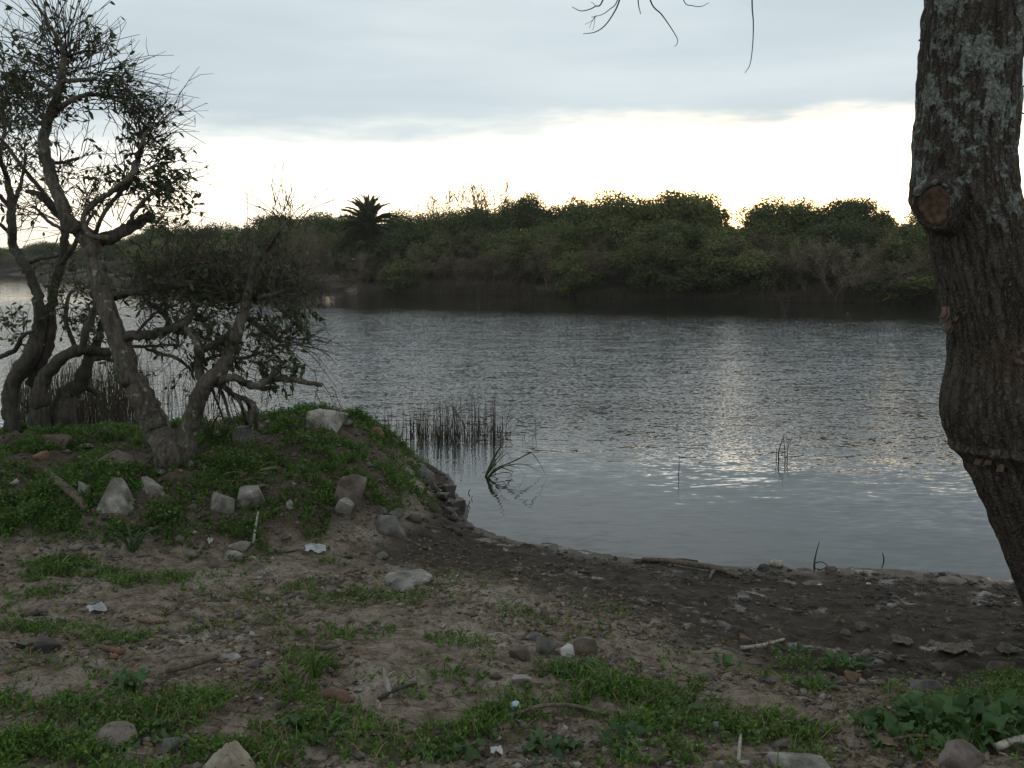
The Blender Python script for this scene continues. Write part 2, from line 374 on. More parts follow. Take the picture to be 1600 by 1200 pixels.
# ------------------------------------------------------------------ terrain
CT = [  # (photo px, photo py, height above water) on the near bank
 (-200,1250,.62),(0,1250,.63),(400,1250,.63),(800,1250,.60),(1200,1250,.60),(1600,1250,.62),(1850,1250,.62),
 (-250,1120,.56),(0,1130,.55),(300,1120,.53),(600,1110,.50),(900,1090,.46),(1200,1130,.44),(1450,1130,.44),(1750,1150,.48),
 (-250,1000,.44),(0,1010,.43),(250,1000,.40),(500,1000,.36),(750,1000,.31),(880,1010,.34),(1000,1040,.30),(1250,1060,.22),(1450,1065,.17),(1700,1060,.20),
 (0,930,.36),(250,920,.34),(500,910,.27),(700,910,.20),(900,930,.16),(1100,960,.13),(1300,980,.10),(1500,985,.085),(1750,985,.10),
 (750,850,.09),(900,880,.06),(1050,900,.05),(1200,915,.05),(1400,920,.05),(1600,935,.05),
 (740,822,0),(800,842,0),(900,860,0),(1000,875,0),(1150,888,0),(1300,892,0),(1420,893,0),(1600,905,0),(1900,920,0),
 (-150,860,.38),(0,860,.36),(150,865,.33),(300,860,.30),(450,850,.24),(560,850,.18),(640,840,.12),
 (-150,800,.50),(0,800,.47),(150,800,.47),(300,800,.46),(450,800,.42),(560,795,.36),(640,790,.24),(700,808,.05),
 (-150,740,.60),(0,740,.58),(150,735,.60),(275,735,.62),(400,730,.60),(500,735,.58),(590,735,.47),(660,757,.16),(690,762,.04),
 (-150,690,.66),(0,690,.64),(130,680,.66),(250,680,.68),(370,690,.70),(470,680,.74),(560,685,.62),(620,705,.30),(650,720,.06),
 (510,648,.78),(430,655,.74),(560,655,.62),(590,668,.42),(608,682,.1),
]
P3 = np.array([onz(a, b_, c_) for a, b_, c_ in CT])
XT = [  # (x, y, height): the far side of the spit, its bed under water, and land out of view
 (-3.2,9.6,.45),(-4.2,9.6,.40),(-5.5,9.6,.40),(-7.5,9.6,.40),(-2.3,9.9,.45),(-1.4,10.2,.05),(-2.4,10.6,.0),(-3.4,10.4,0),(-4.5,10.4,0),(-6,10.5,0),(-8,10.6,0),(-12,11,0),
 (-2.4,11.8,-.35),(-4,11.6,-.35),(-6,11.8,-.35),(-9,12,-.4),(-13,12.5,-.5),(-.7,10.6,-.25),(-.2,9.6,-.15),(.4,9.0,-.18),(1.5,8.6,-.18),(3,8.2,-.2),(4.5,7.8,-.2),(6.5,7.6,-.25),(9,7.4,-.3),(13,7.2,-.4),
 (0,12,-.5),(3,11,-.5),(6,10.5,-.5),(10,10,-.5),(14,10,-.6),(-4,14,-.65),(0,14,-.65),(6,14,-.65),(12,14,-.65),(-12,14,-.65),
 (-14,9,.6),(-10,8.5,.65),(-10,6,.5),(-14,6,.55),(-10,3,.62),(10,3,.6),(10,5,.2),(9,6.2,.02),(14,5.5,.05),(14,3,.6),(-6,0,.7),(0,0,.65),(6,0,.66),(-14,0,.75),(14,0,.75),(0,-4,.8),(-14,-4,.9),(14,-4,.9),
]
PC = np.concatenate([P3, np.array(XT, float)])
def rbf_fit(P, lam=0.004):
    n = len(P); D = np.linalg.norm(P[:, None, :2]-P[None, :, :2], axis=2)
    K = D + 0
    A = np.zeros((n+3, n+3)); A[:n, :n] = -K - lam*np.eye(n)*0 + np.eye(n)*lam*-1
    A[:n, n:] = np.c_[np.ones(n), P[:, :2]]; A[n:, :n] = A[:n, n:].T
    return np.linalg.solve(A, np.r_[P[:, 2], 0, 0, 0])
RW = rbf_fit(PC)
BK = [onz(a, b_, 0) for a, b_ in ((2400, 520), (1700, 480), (1450, 474), (1000, 465), (480, 454), (300, 440), (100, 430), (-100, 426), (-400, 425))]
BK = sorted([(p[0], p[1]) for p in BK]); BKX = np.array([p[0] for p in BK]); BKY = np.array([p[1] for p in BK])
def bank_y(x): return np.interp(x, BKX, BKY) + 1.2*(fbm(np.asarray(x)*0.25, np.asarray(x)*0+3, 5, 3)-.5)
def base_h(x, y):
    shp = x.shape; x = x.ravel(); y = y.ravel(); out = np.empty(len(x))
    n = len(PC)
    for i in range(0, len(x), 60000):
        s = slice(i, i+60000)
        D = np.sqrt((x[s, None]-PC[None, :, 0])**2 + (y[s, None]-PC[None, :, 1])**2)
        out[s] = -D @ RW[:n] + RW[n] + RW[n+1]*x[s] + RW[n+2]*y[s]
    return out.reshape(shp)
def H(x, y, fine=True):
    x = np.atleast_1d(np.asarray(x, float)); y = np.atleast_1d(np.asarray(y, float))
    xc, yc = np.clip(x, -14, 14), np.clip(y, -4, 14)
    near = base_h(xc, yc)
    side = sstep(14, 30, np.abs(x))
    near = near*(1-side) + side*np.clip((9.5-y)*0.12, -0.7, 0.9)
    fb = np.clip((y-bank_y(x))*0.3, -0.7, 0.45) + np.clip((y-bank_y(x)-1.8)*0.16, 0, 1.5)
    k = sstep(12.5, 18, y)
    z = near*(1-k) + fb*k
    if fine:
        land = sstep(-0.15, 0.12, z)*(y < 16)
        mound = sstep(0.38, 0.55, z)*sstep(5.4, 6.4, y)*sstep(1.2, 0.2, x)
        d = 0.085*(fbm(x*1.7, y*1.7, 11, 3)-.5) + 0.060*(fbm(x*6, y*6, 21, 3)-.5) + 0.026*(fbm(x*19, y*19, 31, 3)-.5)
        d += mound*(0.16*(fbm(x*2.6, y*2.6, 41, 3)-.5) + 0.07*(fbm(x*8, y*8, 42, 3)-.5))
        lump = np.maximum(fbm(x*11+3, y*11, 51, 2)-.58, 0)*0.16
        lowm = sstep(0.28, 0.06, z)
        z = z + land*(d*(1-0.62*lowm) + lump*(0.4+0.1*lowm) )
    return z
def wetness(x, y, z):
    w_ = sstep(0.30, 0.04, z)
    w_ = w_*0.9 + 0.35*sstep(-0.5, 2.0, x)*sstep(0.42, 0.15, z)
    return np.clip(w_ + 0.25*(fbm(x*1.3, y*1.3, 77, 3)-.5), 0, 1)
GP = [  # weed patches: (px, py, half width, half height, density)
 (60,1140,170,62,.95),(230,1130,190,50,.9),(400,1120,150,48,.85),(480,1058,60,36,.8),(560,1150,90,40,.45),(340,1180,150,36,.7),(120,1200,180,40,.8),
 (690,1075,90,26,.75),(760,1130,110,34,.75),(890,1085,120,42,1),(1020,1110,130,40,1),(1090,1095,90,32,.9),(1180,1140,120,26,.9),(1280,1145,110,24,.85),(1350,1150,80,26,.9),
 (700,1175,110,30,.6),(880,1180,90,30,.6),(1010,1180,90,26,.5),(1440,1140,110,44,1),(1560,1110,90,60,1),(1330,1175,90,20,.5),
 (60,982,75,12,.8),(140,905,110,18,.5),(90,890,60,18,.7),(250,905,60,9,.45),(180,1000,90,9,.35),(330,985,60,8,.3),(520,990,90,12,.22),(720,1000,60,12,.5),
 (1240,1040,60,9,.35),(1270,1075,24,9,.5),(1330,1045,60,8,.35),(600,935,160,20,.18),(850,960,160,20,.12),(420,930,120,18,.2),(60,925,90,12,.35),(1420,1080,50,14,.4),(1250,965,120,8,.18),(1400,960,120,8,.2),
]
def green(x, y, z):
    px, py = project(np.stack([x, y, z], -1)); g = np.zeros_like(x)
    for a, b_, rx, ry, dn in GP:
        r2 = ((px-a)/rx)**2 + ((py-b_)/ry)**2
        g = np.maximum(g, dn*np.clip(1.12-r2, 0, 1)**.8)
    g = np.maximum(g, .05)*(y < 6.4)*sstep(.06, .2, z)
    md = np.maximum(sstep(0.18, 0.34, z), sstep(0.08, 0.2, z)*sstep(7.4, 8.0, y))*sstep(6.0, 6.35, y)*(y < 11)*sstep(1.0, 0.2, x)
    md *= np.clip(0.42 + 2.7*(fbm(x*1.9+5, y*1.9, 90, 3)-.33), 0, 1)
    g = np.maximum(g, md)
    br = 2.5*(fbm(x*5, y*5, 91, 4)-.34)
    return np.clip(g*br, 0, 1)

xs = np.concatenate([-np.geomspace(6.6, 240, 30)[::-1], np.arange(-6.55, 6.56, 0.023), np.geomspace(6.6, 240, 30)])
yd = [2.3]
while yd[-1] < 11.6: yd.append(yd[-1] + 0.0036*yd[-1] + 0.004)
ys = np.concatenate([-np.geomspace(0.6, 60, 14)[::-1], np.linspace(0, 2.2, 8), np.array(yd), np.arange(11.7, 20, 0.5), np.geomspace(20.5, 300, 80)])
GX, GY = np.meshgrid(xs, ys); GZ = H(GX.ravel(), GY.ravel()).reshape(GX.shape)
nx, ny = len(xs), len(ys)
ii = (np.arange(ny-1)[:, None]*nx + np.arange(nx-1)[None]).ravel()
me = big_mesh('ground', np.stack([GX, GY, GZ], -1).reshape(-1, 3), quads=np.stack([ii, ii+1, ii+1+nx, ii+nx], -1), smooth=True)
HUM = sstep(0.20, 0.36, GZ.ravel())*sstep(5.9, 6.5, GY.ravel())*(GY.ravel() < 12)*sstep(1.2, .4, GX.ravel())
for nm, vals in (('humus', HUM), ('wet', wetness(GX.ravel(), GY.ravel(), GZ.ravel())), ('green', green(GX.ravel(), GY.ravel(), GZ.ravel()))):
    a = me.attributes.new(nm, 'FLOAT', 'POINT'); a.data.foreach_set('value', vals.astype(np.float32))
tag(link('ground', me, M['soil']), 'muddy littered bank of the lake', kind='structure')
V = np.array([(-238, 5, 0), (238, 5, 0), (238, 290, 0), (-238, 290, 0)], float)
tag(link('lake_water', big_mesh('lake_water', V, quads=[(0, 1, 2, 3)]), M['water']), 'grey rippled lake water', kind='structure')

def hit(px, py):
    """where the line of sight through a photo pixel meets the ground"""
    d = ray(px, py); o = np.array([0, 0, CAMZ]); s = np.linspace(2, 16, 1500)
    P = o + d*s[:, None]; below = np.nonzero(P[:, 2] < np.maximum(H(P[:, 0], P[:, 1]), -0.02))[0]
    return P[below[0]] if len(below) else P[-1]

# ------------------------------------------------------------------ far bank: trees and bushes
def leaf_quads(mb, C, Nrm, size, rng, asp=0.5):
    """one small pointed leaf clump (a rhombus) at each centre"""
    n = len(C); r = rng.normal(size=(n, 3)); T = np.cross(Nrm, r); T /= np.linalg.norm(T, axis=1)[:, None]+1e-9
    B = np.cross(Nrm, T); s = size*rng.uniform(.6, 1.3, n)[:, None]
    Vv = np.stack([C-T*s, C-B*s*asp+T*s*.1, C+T*s, C+B*s*asp+T*s*.1], 1).reshape(-1, 3)
    mb.add(Vv, np.arange(4*n).reshape(-1, 4))
def crown(name, seed, nc, nl, rx, rz, leaf, squash=.75, loose=.25, low=1.0):
    rng = np.random.default_rng(seed); mb = MB()
    u = rng.normal(size=(nc, 3)); u[:, 2] = np.where(u[:, 2] < -.2, u[:, 2]*low, u[:, 2]); u /= np.linalg.norm(u, axis=1)[:, None]
    c = u*np.array([rx, rx, rz])*rng.uniform(.45, .85, nc)[:, None]
    cr = rng.uniform(.22, .42, nc)*rx
    k = rng.choice(nc, nl, p=cr**2/np.sum(cr**2)); v = rng.normal(size=(nl, 3)); v /= np.linalg.norm(v, axis=1)[:, None]
    C = c[k] + v*(cr[k]*rng.uniform(1-loose*2, 1.06, nl))[:, None]*np.array([1, 1, squash])
    N = v + rng.normal(size=v.shape)*.6; N /= np.linalg.norm(N, axis=1)[:, None]
    leaf_quads(mb, C, N, leaf, rng)
    return mb.mesh(name)
def sticks(mb, A, B, r0, r1, sides=3):
    """many thin tapered sticks from A to B"""
    n = len(A); T = B-A; L = np.linalg.norm(T, axis=1)[:, None]+1e-9; T = T/L
    ref = np.where(np.abs(T[:, 2:3]) < .8, np.array([[0, 0, 1.]]), np.array([[1., 0, 0]]))
    N = np.cross(T, ref); N /= np.linalg.norm(N, axis=1)[:, None]; Bn = np.cross(T, N)
    r0 = np.broadcast_to(r0, n)[:, None]; r1 = np.broadcast_to(r1, n)[:, None]; out = []
    for P, r in ((A, r0), (B, r1)):
        for k in range(sides):
            a = 2*math.pi*k/sides; out.append(P + r*(math.cos(a)*N + math.sin(a)*Bn))
    Vv = np.stack(out, 1).reshape(-1, 3); base = np.arange(n)[:, None]*2*sides
    q = [np.stack([base[:, 0]+k, base[:, 0]+(k+1) % sides, base[:, 0]+sides+(k+1) % sides, base[:, 0]+sides+k], -1) for k in range(sides)]
    mb.add(Vv, np.concatenate(q))
def branching(rng, h, spread, levels, kids, r0, up=.35, nstem=1, shrink=.68):
    """skeleton of a leafless plant: lists of segment starts, ends, radii"""
    A, B, R0, R1 = [], [], [], []; cur = []
    for s in range(nstem):
        d = np.array([rng.normal()*spread, rng.normal()*spread, 1.]); d /= np.linalg.norm(d)
        p = np.array([rng.normal()*.12*nstem**.5, rng.normal()*.12*nstem**.5, 0])
        cur.append((p, d, h*rng.uniform(.28, .42), r0*rng.uniform(.6, 1)))
    for lv in range(levels):
        nxt = []
        for p, d, L, r in cur:
            q = p; r_ = r
            for sgm in range(2):
                d = d + rng.normal(size=3)*.13; d /= np.linalg.norm(d); q2 = q + d*L/2
                A.append(q); B.append(q2); R0.append(r_); R1.append(r_*.82); q = q2; r_ *= .82
                if sgm == 0 and lv > 0 and rng.random() < .5:
                    e = d + rng.normal(size=3)*.8; e[2] += up*.5; e /= np.linalg.norm(e); nxt.append((q, e, L*.6, r_*.6))
            for k in range(kids):
                e = d + rng.normal(size=3)*spread*1.5; e[2] += up; e /= np.linalg.norm(e)
                nxt.append((q, e, L*shrink*rng.uniform(.75, 1.15), r_*rng.uniform(.55, .75)))
        cur = nxt
    return np.array(A), np.array(B), np.array(R0), np.array(R1)
rngF = np.random.default_rng(5)
# every far plant is modelled about 1 unit tall per metre, then scaled
def trunk_mesh(name, h, r, seed):
    rng = np.random.default_rng(seed); mb = MB()
    P = catmull(np.array([(0, 0, -.4), (rng.normal()*.1, rng.normal()*.1, h*.35), (rng.normal()*.25, rng.normal()*.25, h*.7)]), 4)
    mb.tube(P, np.linspace(r, r*.6, len(P)), 7)
    top = P[-1]
    for k in range(5):
        a = rng.uniform(0, 6.28); e = top + np.array([math.cos(a)*h*.3, math.sin(a)*h*.3, h*rng.uniform(.05, .25)])
        Q = catmull(np.array([top-(0, 0, h*.1*k/3), (top+e)/2+rng.normal(size=3)*.1, e]), 3); mb.tube(Q, np.linspace(r*.5, r*.2, len(Q)), 5)
    return mb.mesh(name, True)
EV = []      # evergreen: (trunk, crown)
for s in range(5):
    EV.append((trunk_mesh('trunk', 3.2, .16, 100+s), crown('crown', 200+s, 64, 30000, 2.4+.2*s % .5, 2.35, .078, .8, .24)))
OL = [(trunk_mesh('trunk', 1.8, .08, 120+s), crown('crown', 230+s, 46, 16000, 1.7, 1.6, .065, .8, .38)) for s in range(4)]
BR = []      # leafless thicket: fine stems with a few dry leaves
for s in range(5):
    rng = np.random.default_rng(300+s); mb = MB(); A, B, a, b_ = branching(rng, 3.4, .42, 5, 2, .035, .25, 9, .74)
    sticks(mb, A, B, np.maximum(a, .009), np.maximum(b_, .007)); mt_ = mb.mesh('stems')
    mb = MB(); k = rng.choice(len(B), 6500); v = rng.normal(size=(6500, 3)); C = B[k]*.5+A[k]*.5 + v*.14
    N = rng.normal(size=(6500, 3)); N /= np.linalg.norm(N, axis=1)[:, None]
    leaf_quads(mb, C[C[:, 2] > .05], N[C[:, 2] > .05], .06, rng, .35); BR.append((mt_, mb.mesh('dry_leaves')))
BT = []      # tall bare tree
for s in range(3):
    rng = np.random.default_rng(340+s); mb = MB(); A, B, a, b_ = branching(rng, 6.2, .34, 7, 2, .11, .5, 2, .78)
    sticks(mb, A, B, np.maximum(a, .020), np.maximum(b_, .015)); BT.append(mb.mesh('branches'))
_box = {}
def mesh_box(me):
    if me.name not in _box:
        a = np.empty(len(me.vertices)*3, np.float32); me.vertices.foreach_get('co', a); a = a.reshape(-1, 3)
        _box[me.name] = np.array([np.percentile(a, .3, axis=0), np.percentile(a, 99.7, axis=0)])
    return _box[me.name]
def put(o, px, depth_back, top_y, rng, wide=1.0, native=5.0, width=None):
    """stand a far plant behind the bank at that photo column, its top reaching that photo row"""
    x = None; Y = 60.0
    for _ in range(12):
        x = at(px, 460, Y)[0]; Y = float(bank_y(x)) + depth_back
    x = at(px, 460, Y)[0]; z0 = float(H([x], [Y], False)[0])
    ht = at(px, top_y, Y)[2]-z0; s = max(ht, .8)/native
    o.location = (x, Y, z0); o.rotation_euler = (0, 0, rng.uniform(0, 6.28)); o.scale = (s*wide, s*wide, s)
    ext = [(mesh_box(c_.data), c_.location.z) for c_ in o.children if c_.type == 'MESH']
    if ext and o.name.split('.')[0] != 'palm_tree':      # fit the real extents of the plant
        hi = max(b_[:, 2].max()+lz for b_, lz in ext); wx = max(np.ptp(b_[:, 0]) for b_, lz in ext)
        s = max(ht, .8)/hi; sw = (width/wx) if width else s*wide
        o.scale = (sw, sw, s)
    return x, Y, ht
def far_plant(kind, var, name, label, cat, group=None):
    e = empty(name); tag(e, label, cat, group)
    if kind == 'ev':
        tr, cr = EV[var % len(EV)]; link('trunk', tr, M['bark_dark'], e); c = link('crown', cr, M['far_green'], e); c.location = (0, 0, 2.3)
    elif kind == 'ol':
        tr, cr = OL[var % len(OL)]; link('trunk', tr, M['bark_dark'], e); c = link('crown', cr, M['far_olive'], e); c.location = (0, 0, 1.35)
    elif kind == 'br':
        tr, cr = BR[var % len(BR)]; link('stems', tr, M['far_twig'], e); link('dry_leaves', cr, M['far_dry'], e)
    elif kind == 'bt':
        link('trunk_and_branches', BT[var % len(BT)], M['bark_dark'], e)
    return e
NATIVE = {'ev': 5.1, 'ol': 3.1, 'br': 3.5, 'bt': 6.6}
SKYLINE = [
 # (kind, px, metres behind the bank edge, top row, width factor, name, label)
 ('ev',262,6,352,1.0,'evergreen_tree','small dark evergreen rising behind the forked tree above its cut stump'),
 ('ev',318,7,350,1.15,'evergreen_tree','low rounded evergreen on the skyline right of the forked tree crown'),
 ('ev',372,6,352,1.0,'evergreen_tree','low evergreen on the skyline between the forked tree and the bare spray of twigs'),
 ('ev',430,5,337,1.0,'evergreen_tree','dark round evergreen straight behind the bare spray of twigs'),
 ('ev',487,5,334,1.1,'evergreen_tree','dark evergreen filling the skyline left of the palm'),
 ('ev',535,9,336,1.0,'evergreen_tree','low evergreen half hidden behind the left fronds of the palm'),
 ('ev',640,8,331,1.1,'evergreen_tree','flat-topped evergreen just right of the palm'),
 ('ev',700,8,329,1.1,'evergreen_tree','evergreen standing in front of the big fan of bare branches'),
 ('ev',757,7,326,1.0,'evergreen_tree','evergreen left of the small dark knob on the skyline'),
 ('ev',815,6,306,.62,'evergreen_tree','small dark knob-shaped evergreen poking above the skyline right of the bare trees'),
 ('ev',868,7,324,1.1,'evergreen_tree','evergreen just right of the dark knob on the skyline'),
 ('ev',925,8,311,1.05,'evergreen_tree','evergreen at the left shoulder of the high evergreen ridge'),
 ('ev',985,7,303,1.05,'evergreen_tree','tall evergreen in the middle of the high evergreen ridge'),
 ('ev',1075,7,300,.95,'evergreen_tree','domed evergreen highest on the skyline just left of the bright gap'),
 ('ev',1032,9,316,.95,'evergreen_tree','evergreen in the saddle left of the highest dome'),
 ('ev',1140,10,353,.9,'evergreen_tree','low evergreen under the bright gap in the skyline'),
 ('ev',1212,7,311,1.05,'evergreen_tree','broad evergreen just right of the bright gap'),
 ('ev',1266,8,322,1.0,'evergreen_tree','evergreen in the dip between two domes near the big trunk'),
 ('ev',1322,7,311,1.0,'evergreen_tree','smooth domed evergreen nearest to the notch beside the big trunk'),
 ('ev',1366,8,336,.8,'evergreen_tree','lower evergreen at the right shoulder of the dome by the notch'),
 ('ev',1405,10,352,.9,'evergreen_tree','low evergreen in the notch left of the big trunk'),
 ('ev',1462,6,322,1.0,'evergreen_tree','evergreen whose left edge shows behind the stub of the big trunk'),
 ('bt',690,11,281,1.0,'bare_tree','wide fan-shaped leafless tree above the evergreens right of the palm'),
 ('bt',757,11,287,.9,'bare_tree','slender leafless tree between the wide fan and the dark knob'),
 ('bt',838,11,287,.9,'bare_tree','pale leafless tree rising behind the dark knob-shaped evergreen'),
 ('bt',650,13,297,.7,'bare_tree','small leafless tree at the left foot of the wide fan'),
 ('bt',930,11,288,.7,'bare_tree','sparse leafless twigs poking above the high evergreen ridge'),
]
for i, (kd, px, back, top, wd, nm, lb) in enumerate(SKYLINE):
    put(far_plant(kd, i, nm, lb, 'tree', 'trees on the far bank'), px, back, top, rngF, wd, NATIVE[kd], {22: 7.0, 23: 5.0, 24: 5.6, 25: 4.0, 26: 3.4}.get(i))
MIDLBL = {'ol': ('olive_shrub', 'leafy olive-green shrub in the thicket below the far skyline', 'shrub', 'olive shrubs of the far thicket'),
          'br': ('brown_bush', 'brown twiggy leafless bush in the thicket on the far bank', 'bush', 'leafless bushes of the far thicket'),
          'ev': ('evergreen_bush', 'dark evergreen bush filling the middle of the far thicket', 'bush', 'evergreen bushes of the far thicket')}
LM = [(430,'the bare spray of twigs'),(487,'the evergreen left of the palm'),(577,'the palm'),(640,'the flat-topped evergreen'),(690,'the fan-shaped bare tree'),(757,'the slender bare tree'),(815,'the dark knob on the skyline'),(868,'the evergreen right of the knob'),(925,"the high ridge's left shoulder"),(985,'the middle of the high ridge'),
      (1034,'the saddle of the ridge'),(1075,'the highest dome'),(1140,'the bright gap'),(1212,'the broad evergreen past the gap'),(1266,'the dip between the domes'),(1322,'the smooth dome by the notch'),(1366,'the smooth dome shoulder'),(1405,'the notch beside the trunk'),(1462,'the cut stub of the trunk'),(1540,'the big trunk')]
used_labels = set()
def bush_label(kd, px, row):
    d, q, w_ = min((abs(px-a), px-a, n) for a, n in LM)
    look = {'ol': 'leafy olive-green shrub', 'br': 'brown leafless bush', 'ev': 'dark evergreen bush'}[kd]
    for pos in ((['under'] if d < 14 else ['just right under' if q > 0 else 'just left under']) + ['close under', 'farther under', 'low under']):
        lb = look + (' at the far waterline ' if row == 'front' else ' amid the far thicket ') + pos + ' ' + w_
        if len(lb.split()) > 16: lb = lb.replace(' of the far thicket', '').replace('a little ', '')
        if len(lb.split()) > 16: lb = lb.replace('in the middle', 'midway')
        if lb not in used_labels: break
    used_labels.add(lb); return lb
i = 0
for px in range(440, 1560, 62):      # middle row
    kd = ['ev', 'br', 'ol', 'ev', 'ol', 'br', 'ev'][i % 7]
    nm, lb, ct, gp = MIDLBL[kd]
    px += rngF.uniform(-14, 14); put(far_plant(kd, i, nm, bush_label(kd, px, 'mid'), ct, gp), px, rngF.uniform(2.8, 4.2), rngF.uniform(346, 368), rngF, 1, NATIVE[kd], rngF.uniform(4.0, 5.6)); i += 1
for px in range(440, 1560, 38):      # front row leaning over the water
    kd = ['br', 'br', 'ol', 'br', 'br', 'br', 'br'][(i*3) % 7]
    if 1000 < px < 1130: kd = 'ol'
    nm, lb, ct, gp = MIDLBL[kd]
    px += rngF.uniform(-10, 10); put(far_plant(kd, i, nm, bush_label(kd, px, 'front'), ct, gp), px, rngF.uniform(.1, 1.5), (rngF.uniform(366, 408) if abs(px-577) > 50 else rngF.uniform(388, 400)), rngF, 1, NATIVE[kd], rngF.uniform(3.0, 4.8)); i += 1
for k, px in enumerate(range(250, 450, 40)):
    kd = ['ol', 'br', 'ev'][k % 3]; nm, lb, ct, gp = MIDLBL[kd]
    lb = ['leafy olive shrub', 'brown leafless bush', 'dark evergreen bush'][k % 3] + ' on the far bank behind ' + ['the cut stump of the forked tree', 'the left half of its low leafy crown', 'the middle of the low leafy crown', 'the right half of the low leafy crown', 'the upright stem below the twig spray'][k]
    put(far_plant(kd, k, nm, lb, ct, gp), px, 2, rngF.uniform(362, 378), rngF, 1.3, NATIVE[kd], 7.0)
DIST = [(-70,384),(-25,380),(12,386),(48,382),(85,378),(120,384),(158,376),(195,372),(232,366)]
for k, (px, top) in enumerate(DIST):
    put(far_plant('ev' if k % 3 else 'ol', k, 'distant_tree', 'hazy tree on the distant bank seen between the leftmost trunks', 'tree', 'trees on the distant left bank'), px, 5, top, rngF, 1.5, 5.1 if k % 3 else 3.1)
for k in range(14):
    px = -90 + k*26
    put(far_plant('br', k, 'brown_bush', 'low brown bush along the distant waterline behind the leftmost trunks', 'bush', 'bushes on the distant left bank'), px, 1.5, rngF.uniform(396, 408), rngF, 1.9, 3.5, 7.0)
# dry grass fringe on the far waterline
rng = np.random.default_rng(71); mb = MB(); n = 26000
X = rng.uniform(-45, 42, n); clump = fbm(X*.35, X*0, 66, 3); keep = rng.random(n) < sstep(.22, .52, clump); X = X[keep]; n = len(X)
Yb = bank_y(X) + rng.normal(size=n)*.35 + .1; hgt = rng.uniform(.3, .9, n)*(.5+clump[keep]); A = np.stack([X, Yb, H(X, Yb, False)-.1], -1)
Bp = A + np.stack([rng.normal(size=n)*.18, rng.normal(size=n)*.18 - .1, hgt], -1); sticks(mb, A, Bp, .014, .004)
tag(link('dry_reeds', mb.mesh('dry_reeds'), M['far_dry']), 'fringe of dry reeds along the far waterline', 'reeds', kind='stuff')

# the palm
rng = np.random.default_rng(8); pal = empty('palm_tree'); tag(pal, 'feathery palm standing above the thicket on the far bank', 'palm')
mb = MB(); P = np.array([(0, 0, -.3), (.03, 0, 1), (0, .02, 2.2), (0, 0, 3.25)]); mb.tube(catmull(P, 4), np.r_[np.linspace(.32, .27, 8), np.linspace(.28, .34, 5)], 12, jit=.07, rng=rng)
link('trunk', mb.mesh('trunk', True), M['bark_dark'], pal)
def frond(seed, L):
    rg = np.random.default_rng(seed); mb = MB(); n = 26; s = np.linspace(0, 1, n)
    P = np.stack([L*(s*.93), 0*s, L*(.30*s - .52*s**2.3)], -1); mb.tube(P, np.linspace(.028, .006, n), 4)
    for k in range(2, n):
        for sd_ in (-1, 1):
            for j in range(2):
                p = P[k]*(1-j*.5)+P[k-1]*j*.5; l = .42*math.sin(math.pi*min(1, .12+.88*s[k])**.8)+.10
                tip = p + np.array([l*.62, sd_*l*.62, -l*.30+rg.normal()*.05]); wv = np.array([.03, 0, .026])
                mb.add(np.array([p-wv, p+wv, tip]), t=[(0, 1, 2)])
    return mb.mesh('frond')
FR = [frond(k, 2.0) for k in range(3)]
for k in range(84):
    f = link('frond', FR[k % 3], M['palm'], pal); f.location = (0, 0, 3.3)
    el = (-72 + 158*(k/83.0)**.85); f.rotation_euler = (rng.normal()*.25, -rad(el+rng.normal()*9), k*2.399963 + rng.normal()*.35); f.scale = (1, 1, 1+rng.normal()*.1)
x, Y, ht = put(pal, 577, 2.6, 309, rngF, 1.0, 5.0)

# ------------------------------------------------------------------ trees on the near spit
def path3(pts, Y, rng, wob=.10):
    """traced limb: (px, py, radius px[, depth]) -> points and radii in metres, smoothed"""
    P, R = [], []
    for k, p in enumerate(pts):
        y_ = p[3] if len(p) > 3 else Y + (rng.normal()*wob if k else 0)
        P.append(at(p[0], p[1], y_)); R.append(p[2]*pxm(p[0], p[1], y_))
    P = catmull(P, 6); t_ = np.linspace(0, 1, len(P)); R = np.interp(t_, np.linspace(0, 1, len(R)), R)
    return P, R
def limb(name, pts, Y, rng, parent, mt, sides=12, wob=.10, jit=.05):
    P, R = path3(pts, Y, rng, wob); mb = MB(); lump_ = 1 + .11*(fbm(np.arange(len(R))*.45+rng.uniform(0, 99), np.zeros(len(R)), 5, 2)-.5)*2; P[1:-1] += rng.normal(size=(len(P)-2, 3))*np.minimum(R[1:-1, None]*.16, .006); mb.tube(P, R*lump_*(1+rng.normal(size=len(R))*.03), sides, True, jit*1.6, rng)
    return link(name, mb.mesh(name, True), mt, parent), P
def leaf_blades(mb, C, D, L, Wd, rng):
    """lens-shaped leaves folded on the midrib: base C, direction D"""
    n = len(C); D = D/(np.linalg.norm(D, axis=1)[:, None]+1e-9); r = rng.normal(size=(n, 3)); S = np.cross(D, r); S /= np.linalg.norm(S, axis=1)[:, None]+1e-9
    N = np.cross(S, D); L = (L*rng.uniform(.65, 1.2, n))[:, None]; w_ = (Wd*rng.uniform(.8, 1.2, n))[:, None]*.5
    droop = -np.array([[0, 0, 1.]])*L*.12
    a = C; m1 = C+D*L*.5; tip = C+D*L+droop
    l1 = C+D*L*.38+S*w_+N*w_*.35; r1 = C+D*L*.38-S*w_+N*w_*.35; l2 = C+D*L*.72+S*w_*.75+N*w_*.25+droop*.4; r2 = C+D*L*.72-S*w_*.75+N*w_*.25+droop*.4
    Vv = np.stack([a, l1, l2, tip, r2, r1, m1], 1).reshape(-1, 3); b0 = np.arange(n)*7
    q = np.concatenate([np.stack([b0, b0+1, b0+2, b0+6], -1), np.stack([b0+6, b0+4, b0+5, b0], -1)])
    tr = np.concatenate([np.stack([b0+6, b0+2, b0+3], -1), np.stack([b0+6, b0+3, b0+4], -1)])
    mb.add(Vv, q, tr)
